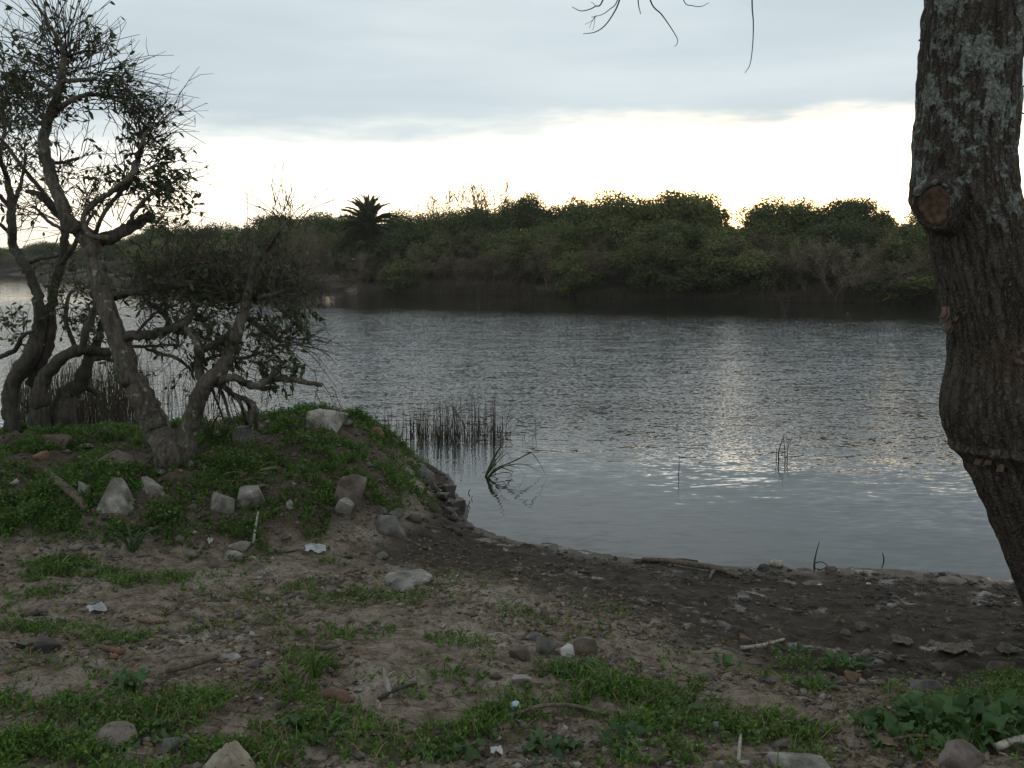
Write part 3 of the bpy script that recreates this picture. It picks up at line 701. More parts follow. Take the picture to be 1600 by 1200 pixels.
def bursts(BL, Y, rng, tw, lf, leafL=.058, leafW=.024):
    """sprays of straight young twigs: (px, py, angle deg from right, spread deg, length m, twigs, leaves per twig[, depth])"""
    for bq in BL:
        px, py, ang, spr, ln, nt, nl = bq[:7]; y_ = bq[7] if len(bq) > 7 else Y
        o = at(px, py, y_)
        for k in range(nt):
            a = rad(ang + rng.uniform(-spr, spr)); el = rng.normal()*.55
            d = np.array([math.cos(a)*math.cos(el), math.sin(el), math.sin(a)*math.cos(el)]); L = ln*rng.uniform(.45, 1.15)
            st = o + rng.normal(size=3)*.05; bend = rng.normal(size=3)*.10; bend[2] -= .04
            s5 = np.linspace(0, 1, 6)[:, None]; P = st + d*L*s5 + bend*1.6*L*s5**2; P[1:] += np.cumsum(rng.normal(size=(5, 3)), 0)*.022*L
            tw.tube(P, np.linspace(.0048, .0017, 6)*(.7+.6*L), 3, False)
            for j in (2, 3, 4):
                if rng.random() < .45:
                    e_ = d + rng.normal(size=3)*.6; e_ /= np.linalg.norm(e_); l_ = L*rng.uniform(.15, .45); m_p = P[j] + e_*l_*.5 + rng.normal(size=3)*.02*l_
                    tw.tube(np.array([P[j], m_p, P[j]+e_*l_+rng.normal(size=3)*.10*l_]), np.array([.0026, .002, .0013]), 3, False)
            if nl:
                m_ = max(1, int(nl*rng.uniform(.5, 1.5))); s_ = rng.uniform(.25, 1, m_)*5; i0 = np.minimum(s_.astype(int), 4); C = P[i0] + (P[i0+1]-P[i0])*(s_-i0)[:, None]
                D = d*.5 + rng.normal(size=(m_, 3))*.65; D[:, 2] -= .35; leaf_blades(lf, C, D, leafL, leafW, rng)
rng = np.random.default_rng(21)
YA = 7.15
tA = empty('forked_tree', tuple(hit(272, 742)+np.array([0, .12, 0]))); tag(tA, 'two-stemmed crooked tree growing on the grassy mound beside the water', 'tree')
KA = []
def partA(name, pts, Y=YA, mt=None, sides=9, wob=.08):
    if name in ('trunk', 'stem'): pts = [(q[0], q[1], q[2]*float(np.interp(q[1], (300, 430, 600, 720, 800), (.82, .56, .70, .74, .80)))) for q in pts]
    o, P = limb(name, pts, Y, rng, None, mt or M['bark'], sides, wob); KA.append(o); return o, P
partA('trunk', [(282,812,36),(278,772,35),(271,736,32),(261,706,29),(246,672,29),(226,628,26),(204,585,25),(186,535,25),(170,490,24),(156,440,24),(149,405,23),(146,384,21),(126,362,17),(107,345,15),(94,312,12),(80,272,11),(68,236,11),(72,196,10),(87,157,9),(97,114,6.5),(99,84,5),(88,58,3.4),(65,20,2.4),(45,-8,1.6)], YA, M['bark'], 18, .04)
partA('stem', [(284,812,32),(283,772,30),(284,735,26),(288,702,22),(297,665,20),(309,625,18),(322,598,18),(345,577,16),(362,548,15),(371,518,14),(381,490,13),(388,458,11),(394,420,7),(406,394,3)], YA, M['bark'], 16, .04)
BA = [
 [(140,380,15),(165,374,15),(195,360,14),(220,346,12),(238,338,11)],
 [(112,350,9),(88,331,9),(62,305,7),(42,299,5)], [(86,325,6),(55,285,5),(32,258,4.5),(10,227,4),(-12,205,3)],
 [(172,372,6),(140,367,6.5),(130,341,6),(143,322,6),(175,299,6),(203,276,6.5),(214,250,7),(221,227,6),(227,208,4)],
 [(150,366,5),(158,341,5),(184,305,4.5),(212,275,4)], [(200,352,5),(216,325,4.5),(242,300,3.6),(286,276,2)],
 [(90,170,7),(114,156,6),(138,148,5),(170,150,4),(200,156,3)], [(97,128,5),(125,125,4.5),(150,124,4)], [(99,90,4),(125,82,3),(150,78,2)],
 [(85,255,4),(104,253,4),(123,247,3.6)], [(94,150,4),(70,135,3.5),(48,118,2.5)], [(74,200,4.5),(48,180,3.6),(28,160,2.8)],
 [(160,475,9),(180,464,9),(212,455,8),(250,449,7.5),(285,445,7),(315,436,6),(334,428,4.5)],
 [(184,528,9),(212,524,10),(240,521,10),(266,514,10),(287,507,9),(300,490,6),(310,470,5)],
 [(262,515,7),(262,498,7),(248,482,6),(230,473,5)], [(287,508,7),(300,525,6),(312,546,6),(322,570,5)],
 [(196,541,4),(230,541,3.6),(271,539,2.8)], [(200,536,4.4),(226,506,3.6),(252,479,3),(268,440,2)],
 [(228,545,3.6),(250,552,4),(276,560,4),(297,576,3)], [(316,600,11),(311,574,10),(308,546,9),(306,520,7)],
 [(325,602,9),(342,598,9),(364,590,9),(386,600,9),(402,603,8.5),(422,592,8),(455,593,7),(482,598,6),(504,602,4.5)],
 [(398,603,6),(412,607,6),(437,605,4)], [(446,593,3.5),(458,586,3.2),(466,573,2.6)],
 [(336,594,7),(352,605,7),(367,617,6.5),(388,626,6),(398,637,6),(400,668,5)], [(386,625,5),(390,640,4.6),(391,666,4)], [(368,617,4.4),(377,634,4),(385,662,3.4)],
 [(340,600,4.4),(350,622,4),(361,660,3)], [(330,606,3),(340,630,2.5),(352,662,2)],
 [(379,492,7),(398,504,6.5),(420,521,6),(440,534,5)], [(315,548,8),(343,534,8),(367,514,7)], [(386,470,6),(420,462,5),(462,449,4)],
 [(387,462,7),(402,428,5.5),(418,392,4.5),(436,362,4),(447,346,3)], [(300,570,5),(340,556,4),(380,560,3.2),(412,548,2.5)],
 [(395,420,3.4),(397,395,2.8),(396,360,1.8)], [(463,450,2.4),(474,478,2.2),(481,505,1.6)],
]
for b_ in BA: partA('branch', [(q[0], q[1], q[2]*.70) for q in b_], YA + rng.uniform(-.1, .25), M['bark'] if rng.random() < .5 else M['bark_dark'], 7, .12)
tw, lf = MB(), MB()
BU = [(98,88,95,70,.62,34,1),(92,62,100,45,.45,14,1),(97,112,150,50,.45,16,1),(125,100,60,40,.42,14,5),(150,124,10,50,.40,22,6),(148,80,60,50,.30,10,5),(175,150,-5,35,.45,22,5),(200,156,-20,45,.30,16,6),
 (138,148,30,50,.40,16,5),(60,128,160,50,.34,18,7),(30,160,170,60,.34,16,6),(48,118,130,50,.34,14,6),(90,140,200,60,.3,14,5),(205,175,-70,30,.25,8,6),(225,165,-60,30,.2,6,6),
 (226,212,75,50,.42,30,2),(222,232,20,60,.34,22,6),(206,276,40,80,.30,26,7),(240,262,10,60,.28,18,8),(190,300,100,80,.30,22,6),(246,298,0,60,.28,22,7),(268,284,-10,50,.22,14,7),(230,320,-20,60,.26,18,6),(212,300,60,80,.25,20,7),(165,300,140,50,.30,16,4),
 (123,247,40,50,.34,10,1),(100,280,140,60,.4,12,1),(70,300,170,60,.4,12,2),(60,330,200,60,.4,12,2),(130,330,60,40,.45,12,1),(238,338,20,40,.4,10,1),(10,227,130,50,.4,14,3),
 (447,346,85,62,.34,30,0),(462,450,30,150,.42,24,1),(440,534,10,45,.48,26,0),(420,521,-20,60,.30,12,2),(412,548,0,40,.3,10,2),(504,602,-80,20,.25,5,0),(420,592,-90,20,.30,6,0),(360,600,-80,25,.36,14,0),(340,600,-100,25,.36,12,0),
 (334,428,60,70,.40,26,5),(300,440,80,60,.40,26,5),(260,448,85,60,.42,24,5),(218,455,90,60,.42,20,5),(190,470,90,50,.3,10,4),
 (99,95,90,80,.75,26,0),(95,125,90,110,.6,24,0),(150,124,20,70,.5,18,0),(190,152,0,60,.5,18,0),(226,215,60,60,.5,18,0),(250,270,20,60,.45,14,0),(30,160,140,70,.55,20,0),(70,190,150,60,.5,14,0),(80,250,60,80,.5,14,0),(150,340,110,70,.6,16,0),(110,345,130,70,.6,16,0),(200,350,60,60,.5,14,0),(430,575,-40,60,.22,16,9),(415,560,-30,60,.26,16,9),(452,560,-60,50,.16,10,8),(385,560,-60,80,.26,16,8),(340,520,-60,90,.3,24,9),(300,500,-70,80,.3,24,9),(280,480,90,90,.32,24,9),(245,480,90,90,.34,22,7),(225,500,-60,70,.3,16,7),(320,470,60,120,.34,26,9),
 (360,470,60,120,.34,26,8),(400,465,20,90,.32,24,9),(430,480,-20,60,.28,22,9),(460,478,-60,50,.22,14,9),(470,490,-70,40,.16,8,8),(350,540,-80,60,.24,16,8),(300,560,-90,60,.24,14,7),(330,450,80,120,.36,26,8),(400,500,-60,60,.28,18,9),(260,520,-90,60,.24,12,6),
]
for k in range(36):
    BU.append((rng.uniform(215, 455), rng.uniform(388, 470), rng.uniform(20, 150), 60, .30, 11, 3.6, YA+rng.uniform(-.2, .6)))
for k in range(16):
    BU.append((rng.uniform(260, 440), rng.uniform(470, 560), rng.uniform(-140, 60), 80, .22, 8, 5, YA+rng.uniform(-.1, .6)))
for k in range(12):
    BU.append((rng.uniform(10, 130), rng.uniform(90, 200), rng.uniform(0, 180), 60, .26, 9, 5, YA+rng.uniform(-.2, .4)))
BU = [(b_[:6] + (b_[6]*(.46 if 380 < b_[1] < 600 and 200 < b_[0] < 445 else .62),) + tuple(b_[7:])) for b_ in BU]
bursts(BU, YA+.1, rng, tw, lf)
KA.append(tag(link('twigs', tw.mesh('twigs'), M['twig']), kind='stuff')); KA.append(tag(link('foliage', lf.mesh('foliage'), M['leaf']), kind='stuff'))
def adopt(root, kids):
    for k in kids: k.parent = root; k.location = -Vector(root.location)
adopt(tA, KA)

YB = 8.75
def near_tree(name, label, base, limbs, BL, Y, seed, mt, leaves=True):
    global rng
    rg = np.random.default_rng(seed); root = empty(name, tuple(hit(*base)+np.array([0, .1, 0]))); tag(root, label, 'tree'); kids = []
    for k, (nm, pts) in enumerate(limbs):
        pts = [(q[0], q[1], q[2]*.78) for q in pts]
        o, P = limb(nm, pts, Y if nm == 'trunk' else Y+rg.uniform(-.15, .25), rg, None, mt, 14 if nm == 'trunk' else 8, .05 if nm == 'trunk' else .12); kids.append(o)
    tw, lf = MB(), MB(); bursts(BL, Y+.1, rg, tw, lf)
    kids.append(tag(link('twigs', tw.mesh('twigs'), M['twig']), kind='stuff'))
    if lf.n: kids.append(tag(link('foliage', lf.mesh('foliage'), M['leaf']), kind='stuff'))
    adopt(root, kids); return root
near_tree('crooked_tree', 'dark crooked tree at the frame edge with a reddish bank behind its bend', (22, 680), [
 ('trunk', [(20,700,19),(20,672,17),(17,627,16),(23,593,16),(48,556,17),(60,517,13),(61,483,11),(53,443,9.5),(38,415,9),(22,385,9),(18,345,8.5),(16,310,7),(10,275,6)]),
 ('branch', [(17,330,5),(28,300,4.5),(36,270,3.5),(40,240,2.5)]), ('branch', [(12,320,4.5),(-5,300,4),(-25,280,3)]), ('branch', [(20,370,4),(0,350,4),(-30,340,3)]),
 ('branch', [(10,275,5),(0,240,4),(8,200,3.2),(4,160,2.2)]), ('branch', [(-20,560,4),(0,557,4.6),(23,547,5),(35,526,4),(54,516,2.6)]), ('branch', [(38,415,4),(60,405,4),(80,402,3),(100,398,2)])],
 [(10,275,100,60,.5,22,3),(4,240,110,70,.45,22,5),(8,200,90,80,.45,24,6),(4,160,90,70,.40,22,6),(36,270,70,50,.4,16,2),(40,240,80,60,.4,18,4),(20,140,90,80,.3,16,6),(-10,190,60,80,.4,16,6),(33,530,60,90,.25,10,4),(15,500,90,80,.25,10,5),(30,520,120,60,.25,8,4),(20,345,60,60,.35,10,1),(100,398,20,60,.3,8,1)], YB, 31, M['bark_dark'])
near_tree('twisted_tree', 'twisted dark tree whose low limb arches toward the forked tree', (64, 690), [
 ('trunk', [(64,712,30),(63,680,25),(62,640,19),(63,617,17),(70,590,14),(92,564,12),(118,548,11),(142,548,10),(168,551,9),(185,548,7)]),
 ('stem', [(48,600,12),(62,570,12),(77,533,11),(80,487,10),(85,447,10),(96,410,9),(102,367,8),(98,333,7),(92,300,5),(80,268,3)]),
 ('branch', [(128,550,8),(133,520,8),(143,498,7),(150,470,5)]), ('branch', [(120,545,5),(112,528,5),(103,500,4.6),(106,465,4),(120,450,3)]), ('branch', [(97,412,5),(115,385,5),(130,355,4),(150,330,3)]), ('branch', [(100,360,4),(75,345,3.4),(52,322,2.6)])],
 [(120,450,60,90,.35,18,7),(150,470,90,80,.35,18,7),(104,500,60,90,.3,16,6),(150,330,70,50,.4,12,1),(52,322,120,60,.4,12,1),(92,300,90,60,.4,16,1),(110,470,180,60,.3,12,6),(130,520,20,60,.25,10,5),(170,552,-60,60,.2,8,5),(95,420,160,70,.3,10,3),(118,490,-60,60,.3,12,6)], YB-.1, 32, M['bark_dark'])
near_tree('stumpy_tree', 'short thick dark trunk with a broken limb beside the reed bed', (98, 678), [
 ('trunk', [(96,705,32),(97,670,27),(100,640,24),(106,617,21),(126,597,14),(137,567,11),(147,550,9),(156,525,7),(160,500,5)]),
 ('branch', [(118,600,8),(138,606,7),(157,620,5)]), ('branch', [(140,562,5),(165,560,4),(190,572,3),(205,590,2)])],
 [(160,500,90,70,.35,14,6),(157,620,-60,60,.25,8,2),(190,572,-60,60,.3,14,7),(150,530,60,80,.3,12,6)], YB+.1, 33, M['bark_dark'])

# ------------------------------------------------------------------ the big trunk at the right
YT = 4.55
prof = [(1130,1640,1820),(1060,1632,1790),(1000,1620,1765),(950,1604,1745),(900,1586,1728),(850,1566,1712),(800,1544,1696),(750,1521,1682),(715,1503,1676),(692,1492,1674),(672,1482,1672),(650,1476,1668),(628,1475,1662),(600,1481,1657),(570,1489,1652),(540,1490,1648),(510,1487,1642),(490,1483,1640),(470,1478,1632),(440,1472,1622),(400,1464,1612),(360,1455,1604),(335,1440,1594),(312,1431,1588),(290,1430,1583),(260,1431,1580),(220,1434,1580),(150,1440,1585),(80,1445,1590),(0,1451,1596),(-120,1462,1600),(-260,1478,1602),(-420,1492,1604)]
pr = np.array(prof, float); tt = np.linspace(0, 1, 420); key = np.linspace(0, 1, len(pr))
def csp(v): 
    c_ = catmull(v[:, None]*np.ones((1, 2)), 12)[:, 0]; return np.interp(tt, np.linspace(0, 1, len(c_)), c_)
yy, ll, rr = csp(pr[:, 0]), csp(pr[:, 1]), csp(pr[:, 2])
SEG = 150; th = np.arange(SEG)*2*math.pi/SEG
cen = np.array([at((a+b_)/2, c_, YT) for a, b_, c_ in zip(ll, rr, yy)]); R0 = np.array([(b_-a)/2*pxm(1520, c_, YT) for a, b_, c_ in zip(ll, rr, yy)])
zc = cen[:, 2]; TH, ZC = np.meshgrid(th, zc)
cx_, sx_ = np.cos(TH), np.sin(TH)
def cyl(fa, fz, seed, octv=3):   # seamless noise round the trunk
    return fbm(cx_*fa + 31.7, sx_*fa + ZC*fz*0 + 9.1, seed, octv)*.0 + fbm(cx_*fa+ZC*fz*.37, sx_*fa-ZC*fz*.5, seed, octv)
warp = (cyl(1.2, 2.2, 61)-.5)*.9
ang = TH + warp*.35 + ZC*.10
nf = 40
fur = np.abs(np.sin(ang*nf/2 + 2.6*(cyl(3.0, 7.0, 62, 4)-.5)*2))          # long ridges
brk = fbm(np.floor((ang % (2*math.pi))*nf/(2*math.pi))*3.3, ZC*9.0, 63, 2)   # ridges broken along their length
f = np.clip(fur**.6*(.25+1.25*brk), 0, 1.15)
f2 = cyl(9, 16, 64, 3)
rad_ = R0[:, None]*(1+.10*(cyl(1.1, 1.3, 65)-.5)) + .008*(f-.6) + .026*(f2-.5) + .012*(cyl(4, 9, 67)-.5)
lip = np.exp(-((ZC-at(1500, 700, YT)[2])/.020)**2)*.030*np.clip(-cx_*.6 - sx_*.9+.3, 0, 1) - np.exp(-((ZC-at(1500, 724, YT)[2])/.03)**2)*.016
rad_ = rad_ + lip
VX = np.stack([cen[:, 0:1]+rad_*cx_, cen[:, 1:2]+rad_*sx_, ZC + 0*rad_], -1).reshape(-1, 3)
i_ = (np.arange(len(zc)-1)[:, None]*SEG + np.arange(SEG)[None]).ravel(); k_ = np.tile((np.arange(SEG)+1) % SEG, len(zc)-1) + np.repeat(np.arange(len(zc)-1)*SEG, SEG)
me = big_mesh('trunk', VX, quads=np.stack([i_, k_, k_+SEG, i_+SEG], -1), smooth=True)
a = me.attributes.new('furrow', 'FLOAT', 'POINT'); a.data.foreach_set('value', np.clip(f*.75+f2*.35-.1, 0, 1).ravel().astype(np.float32))
base = Vector((cen[0][0], cen[0][1], float(H([cen[0][0]], [cen[0][1]])[0])))
BT_ = empty('big_tree', base); tag(BT_, 'massive lichen-crusted furrowed trunk leaning along the right edge of the view', 'tree'); KT = [link('trunk', me, M['big_bark'])]
rng = np.random.default_rng(51)
# cut branch with its weathered face
dirv = np.array([-.62, -.76, -.18]); dirv /= np.linalg.norm(dirv); c0 = at(1459, 322, YT-.215) - dirv*.122
def ring_stack(pos, rds, seed, n=30, tall=1.25):
    rg = np.random.default_rng(seed); u_ = np.cross(dirv, [0, 0, 1.]); u_ /= np.linalg.norm(u_); v_ = np.cross(u_, dirv); a = np.arange(n)*2*math.pi/n; wv = 1+.07*np.sin(a*3+1)+.05*np.sin(a*5)+rg.normal(size=n)*.02; Vv = []
    for p, r in zip(pos, rds): Vv.append(c0 + dirv*p + (u_[None]*(np.cos(a)*wv)[:, None] + v_[None]*(np.sin(a)*wv*tall)[:, None])*r + rg.normal(size=(n, 3))*.0015)
    Vv = np.concatenate(Vv + [(c0+dirv*pos[-1])[None]]); m_ = len(pos); k = np.arange(n); k2 = (k+1) % n; q = np.concatenate([np.stack([j*n+k, j*n+k2, (j+1)*n+k2, (j+1)*n+k], -1) for j in range(m_-1)])
    mb = MB(); mb.add(Vv, q, np.stack([np.full(n, m_*n), (m_-1)*n+k, (m_-1)*n+k2], -1)); return mb
mb = ring_stack([-.02, .04, .075, .100, .116, .122, .116, .085], [.125, .108, .096, .090, .086, .079, .072, .060], 3)
me2 = mb.mesh('cut_branch', True); a = me2.attributes.new('furrow', 'FLOAT', 'POINT'); a.data.foreach_set('value', rng.uniform(.3, .7, len(me2.vertices)).astype(np.float32))
cb = link('cut_branch', me2, M['big_bark']); KT.append(cb)
mb = ring_stack([.090, .112, .113, .104, .096], [.072, .0715, .056, .034, .015], 4)
cf = link('cut_face', mb.mesh('cut_face', True), M['fungus'])

for (px, py, n_, sc_) in ((1477, 505, 6, .045), (1590, 640, 5, .06), (1560, 560, 3, .04), (1520, 706, 6, .05), (1588, 660, 4, .05)):   # loose flakes of bark
    for k in range(n_):
        q = at(px+rng.uniform(-16, 16), py+rng.uniform(-18, 18), YT); j = np.argmin(np.abs(zc-q[2])); rel = np.clip((q[0]-cen[j, 0])/R0[j], -.98, .98); yq = cen[j, 1]-math.sqrt(1-rel*rel)*R0[j]
        c = np.array([q[0], yq, q[2]]); nrm_ = np.array([rel, -math.sqrt(1-rel*rel), .15]); u_ = np.cross(nrm_, [0, 0, 1.]); u_ /= np.linalg.norm(u_); v_ = np.array([0, 0, 1.])
        L = sc_*rng.uniform(.6, 1.3); ww = L*.35; tilt = nrm_*L*.35
        Vv = np.array([c-u_*ww, c+u_*ww, c+u_*ww*.7+v_*L*.6+tilt*.3, c-u_*ww*.8+v_*L*.7+tilt*.2, c-u_*ww-v_*L*.5+tilt, c+u_*ww*.9-v_*L*.6+tilt*.9]); back = Vv-nrm_*.008
        mb = MB(); mb.add(np.concatenate([Vv, back]), q=[(0, 1, 2, 3), (4, 5, 1, 0), (9, 8, 7, 6), (6, 7, 11, 10), (0, 3, 9, 6), (1, 7, 8, 2), (4, 10, 11, 5), (4, 0, 6, 10), (1, 5, 11, 7), (3, 2, 8, 9)]); KT.append(link('bark_flake', mb.mesh('bark_flake'), M['wood_red'] if k % 2 else M['wood_brown']))
# limbs above the view and the twigs hanging from them into it
top = cen[-1]
def wl(name, P, R, mt, sides=10):
    mb = MB(); P = catmull(np.array(P, float), 6); mb.tube(P, np.interp(np.linspace(0, 1, len(P)), np.linspace(0, 1, len(R)), R), sides, True, .04, rng); o = link(name, mb.mesh(name, True), mt); KT.append(o); return P
wl('limb', [top-(0, 0, .15), top+(-.35, -.1, .5), top+(-1.0, .2, .95), at(1180, -260, 4.8), at(1000, -190, 5.0), at(820, -160, 5.3)], [.17, .13, .09, .055, .035, .02], M['bark'])
wl('limb', [top-(0, 0, .15), top+(.25, .1, .6), top+(.7, .5, 1.6), top+(1.1, .7, 2.6)], [.18, .14, .09, .04], M['bark'])
wl('limb', [top-(0, 0, .1), top+(-.1, -.5, .7), top+(-.4, -1.3, 1.5), top+(-.6, -2.0, 2.0)], [.14, .10, .07, .03], M['bark'])
H_ = [[(1180,-255,5,4.8),(1176,-120,3.2),(1175,0,2.2),(1177,35,1.8),(1176,70,1.5),(1172,100,1.2),(1164,114,.8)],
 [(985,-185,4),(965,-80,3),(942,0,2.2),(930,10,1.8),(920,15,1.5),(907,17,1.3),(894,11,.9)], [(990,-185,4),(985,-60,3),(968,0,2.4),(958,22,2),(945,40,1.7),(930,50,1.4),(911,53,.9)], [(983,-60,2.4),(965,0,1.6),(952,15,1.3),(940,23,1.1),(924,27,.8)],
 [(1000,-190,3),(997,-60,2.2),(997,0,1.8),(1001,22,1)], [(1005,-190,4),(1008,-70,3),(1016,0,2.3),(1034,23,1.9),(1048,43,1.5),(1058,60,1.2),(1058,68,1),(1054,73,.7)],
 [(1090,-230,3),(1060,-60,2),(1068,0,1.4),(1083,9,1.2),(1096,10,1),(1108,4,.7)], [(932,24,1),(924,33,.7),(914,38,.5)], [(929,26,.9),(924,36,.6),(921,44,.4)], [(930,26,.9),(928,40,.6),(926,47,.4)], [(931,10,1),(927,5,.8),(923,3,.6)]]
for h_ in H_:
    P, R = path3(h_, 4.95, rng, 0.0); mb = MB(); mb.tube(P, np.maximum(R*.55, .0011), 5); KT.append(link('hanging_twig', mb.mesh('hanging_twig', True), M['twig']))
for (px, py, dx, dy) in ((1594, 140, 14, -10), (1592, 172, 12, 8), (1440, 62, -5, 2)):
    P, R = path3([(px-4, py, 1.6), (px+dx*.5, py+dy*.6, 1.2), (px+dx, py+dy, .7)], YT, rng, 0); mb = MB(); mb.tube(P, R, 4); KT.append(link('twig', mb.mesh('twig'), M['twig']))
adopt(BT_, KT); cf.parent = cb

# ------------------------------------------------------------------ reeds and sedges in the water
def reed_mesh(name, stems, rng, r=.0045):
    """stems: (base point, height, lean x, lean y)"""
    mb = MB()
    for p, h, lx, ly in stems:
        s_ = np.linspace(0, 1, 4)[:, None]; P = np.array(p) + np.array([lx*h, ly*h, 0])*s_**1.6 + np.array([0, 0, h])*s_
        mb.tube(P, np.linspace(r, r*.3, 4)*rng.uniform(.7, 1.3), 3, False)
    return mb.mesh(name)
rng = np.random.default_rng(61)
for (px0, px1, yb0, yb1, top, n, lb) in ((600, 655, 676, 694, .40, 80, 'sparse thin reeds standing in the water next to the mound'), (652, 716, 674, 696, .46, 190, 'dense middle clump of thin reeds in the water beyond the mound'),
        (712, 790, 672, 696, .48, 130, 'reed clump with one thick tall stem, farthest of the bed from the mound'), (795, 850, 668, 690, .40, 9, 'a few stray reeds in open water beyond the bent sedge')):
    st = []
    for k in range(n):
        p = onz(rng.uniform(px0, px1), rng.uniform(yb0, yb1), 0); p[2] = -.06
        h = top*rng.uniform(.35, 1.15) if rng.random() < .6 else top*rng.uniform(.15, .5); st.append((p, h+.06, rng.normal()*(.05 if rng.random() < .8 else .4), rng.normal()*.07))
    if px0 == 712:
        for k in range(4): p = onz(770+k*.8, 684, 0); p[2] = -.06; st.append((p, .58+.04*k, .01*k, 0))
    b0 = onz((px0+px1)/2, (yb0+yb1)/2, 0); st = [(p-b0, h, a, c) for p, h, a, c in st]
    tag(link('reeds', reed_mesh('reeds', st, rng, .0042), M['reed'], None, b0), lb, 'reeds', 'reeds in the water beyond the mound')
st = []
for k in range(1500):
    p = onz(rng.uniform(20, 230) if k % 4 else rng.uniform(95, 335), rng.uniform(622, 672), 0); p[2] = -.1
    if rng.random() < .5 and p[0] > onz(215, 640, 0)[0]: continue
    st.append((p, rng.uniform(.35, .95), rng.normal()*.08, rng.normal()*.08))
tag(link('reed_bed', reed_mesh('reed_bed', st, rng, .005), M['reed']), 'brown reed bed in the water behind the crooked trees', 'reeds', kind='stuff')
def ribbon(P, wd, thick=.0012):
    """a flat grass-like blade that follows P and tapers to its tip"""
    P = catmull(np.array(P, float), 6); n = len(P); T = np.gradient(P, axis=0); T /= np.linalg.norm(T, axis=1)[:, None]; S = np.cross(T, [0.15, .98, .1]); S /= np.linalg.norm(S, axis=1)[:, None]; N = np.cross(S, T)
    w_ = wd*.5*np.minimum(1, np.linspace(2.0, 0.06, n))[:, None]; V_ = np.concatenate([P-S*w_, P+N*thick*2, P+S*w_, P-N*thick]); i = np.arange(n-1); q = []
    for a, b_ in ((0, 1), (1, 2), (2, 3), (3, 0)): q.append(np.stack([a*n+i, b_*n+i, b_*n+i+1, a*n+i+1], -1))
    return V_, np.concatenate(q)
Ys = float(onz(758, 746, 0)[1]); sg = empty('sedge', tuple(onz(758, 746, 0))); tag(sg, 'green sedge with bent arching blades rising from the still water', 'sedge')
for bl, wd in (([(757,750),(766,728),(776,708),(789,687)], .022), ([(757,750),(768,730),(780,712),(792,700)], .012), ([(758,750),(775,732),(800,722),(826,709),(834,711),(846,729),(855,748)], .010), ([(758,750),(772,738),(790,728),(815,725),(835,732),(848,741)], .009),
               ([(758,750),(770,738),(783,731),(796,735),(802,738),(795,744)], .010), ([(757,750),(762,741),(778,721),(793,708),(797,717)], .008), ([(757,749),(754,756),(752,760)], .008), ([(758,750),(772,742),(790,738),(800,742),(790,748)], .008), ([(760,750),(782,730),(808,730),(822,748)], .006)):
    V_, q = ribbon([at(a, b_, Ys+rng.normal()*.06) for a, b_ in bl], wd*1.15); mb = MB(); mb.add(V_-np.array(sg.location), q); link('blade', mb.mesh('blade'), M['sedge'], sg)
def stems_thing(name, label, px, py, items, cat, mt, z=0., grp=None):
    b0 = onz(px, py, z); e = empty(name, tuple(b0)); tag(e, label, cat, grp)
    for pts in items:
        P, R = path3([(a, b_, r_*.8) for a, b_, r_ in pts], float(b0[1]), rng, 0.); mb = MB(); mb.tube(P-b0, np.maximum(R, .002), 4); link('stem', mb.mesh('stem'), mt, e)
stems_thing('reed_sprig', 'little sprig of reeds alone in the open water toward the big trunk', 1218, 720, [[(1217,724,1.4),(1217,705,1.2),(1225,680,.6)], [(1227,724,1),(1226,700,.8),(1224,682,.5)], [(1230,722,1),(1231,700,.8),(1237,686,.5)], [(1213,722,.8),(1213,700,.5)]], 'reeds', M['reed'])
stems_thing('lone_reed', 'single thin reed standing in open water below the glitter', 1060, 742, [[(1060,746,.9),(1061,730,.7),(1061,712,.5)]], 'reed', M['reed'])
stems_thing('twig', 'dark upright twig stuck in the shallows near driftwood and mud', 1274, 884, [[(1272,886,2.2),(1274,870,1.5),(1280,846,.8)], [(1272,880,1.4),(1284,878,1),(1296,886,.8),(1302,890,.6)]], 'twig', M['bark_dark'])
stems_thing('twig', 'short kinked twig poking out of still water toward the trunk foot', 1379, 876, [[(1378,882,1.6),(1381,874,1.4),(1379,864,1)]], 'twig', M['bark_dark'])
stems_thing('twig', 'tiny dark twig pair in water at the mound toe', 733, 780, [[(734,776,1),(732,770,1),(735,764,.7)], [(737,790,.8),(737,778,.6),(739,774,.4)]], 'twig', M['bark_dark'])

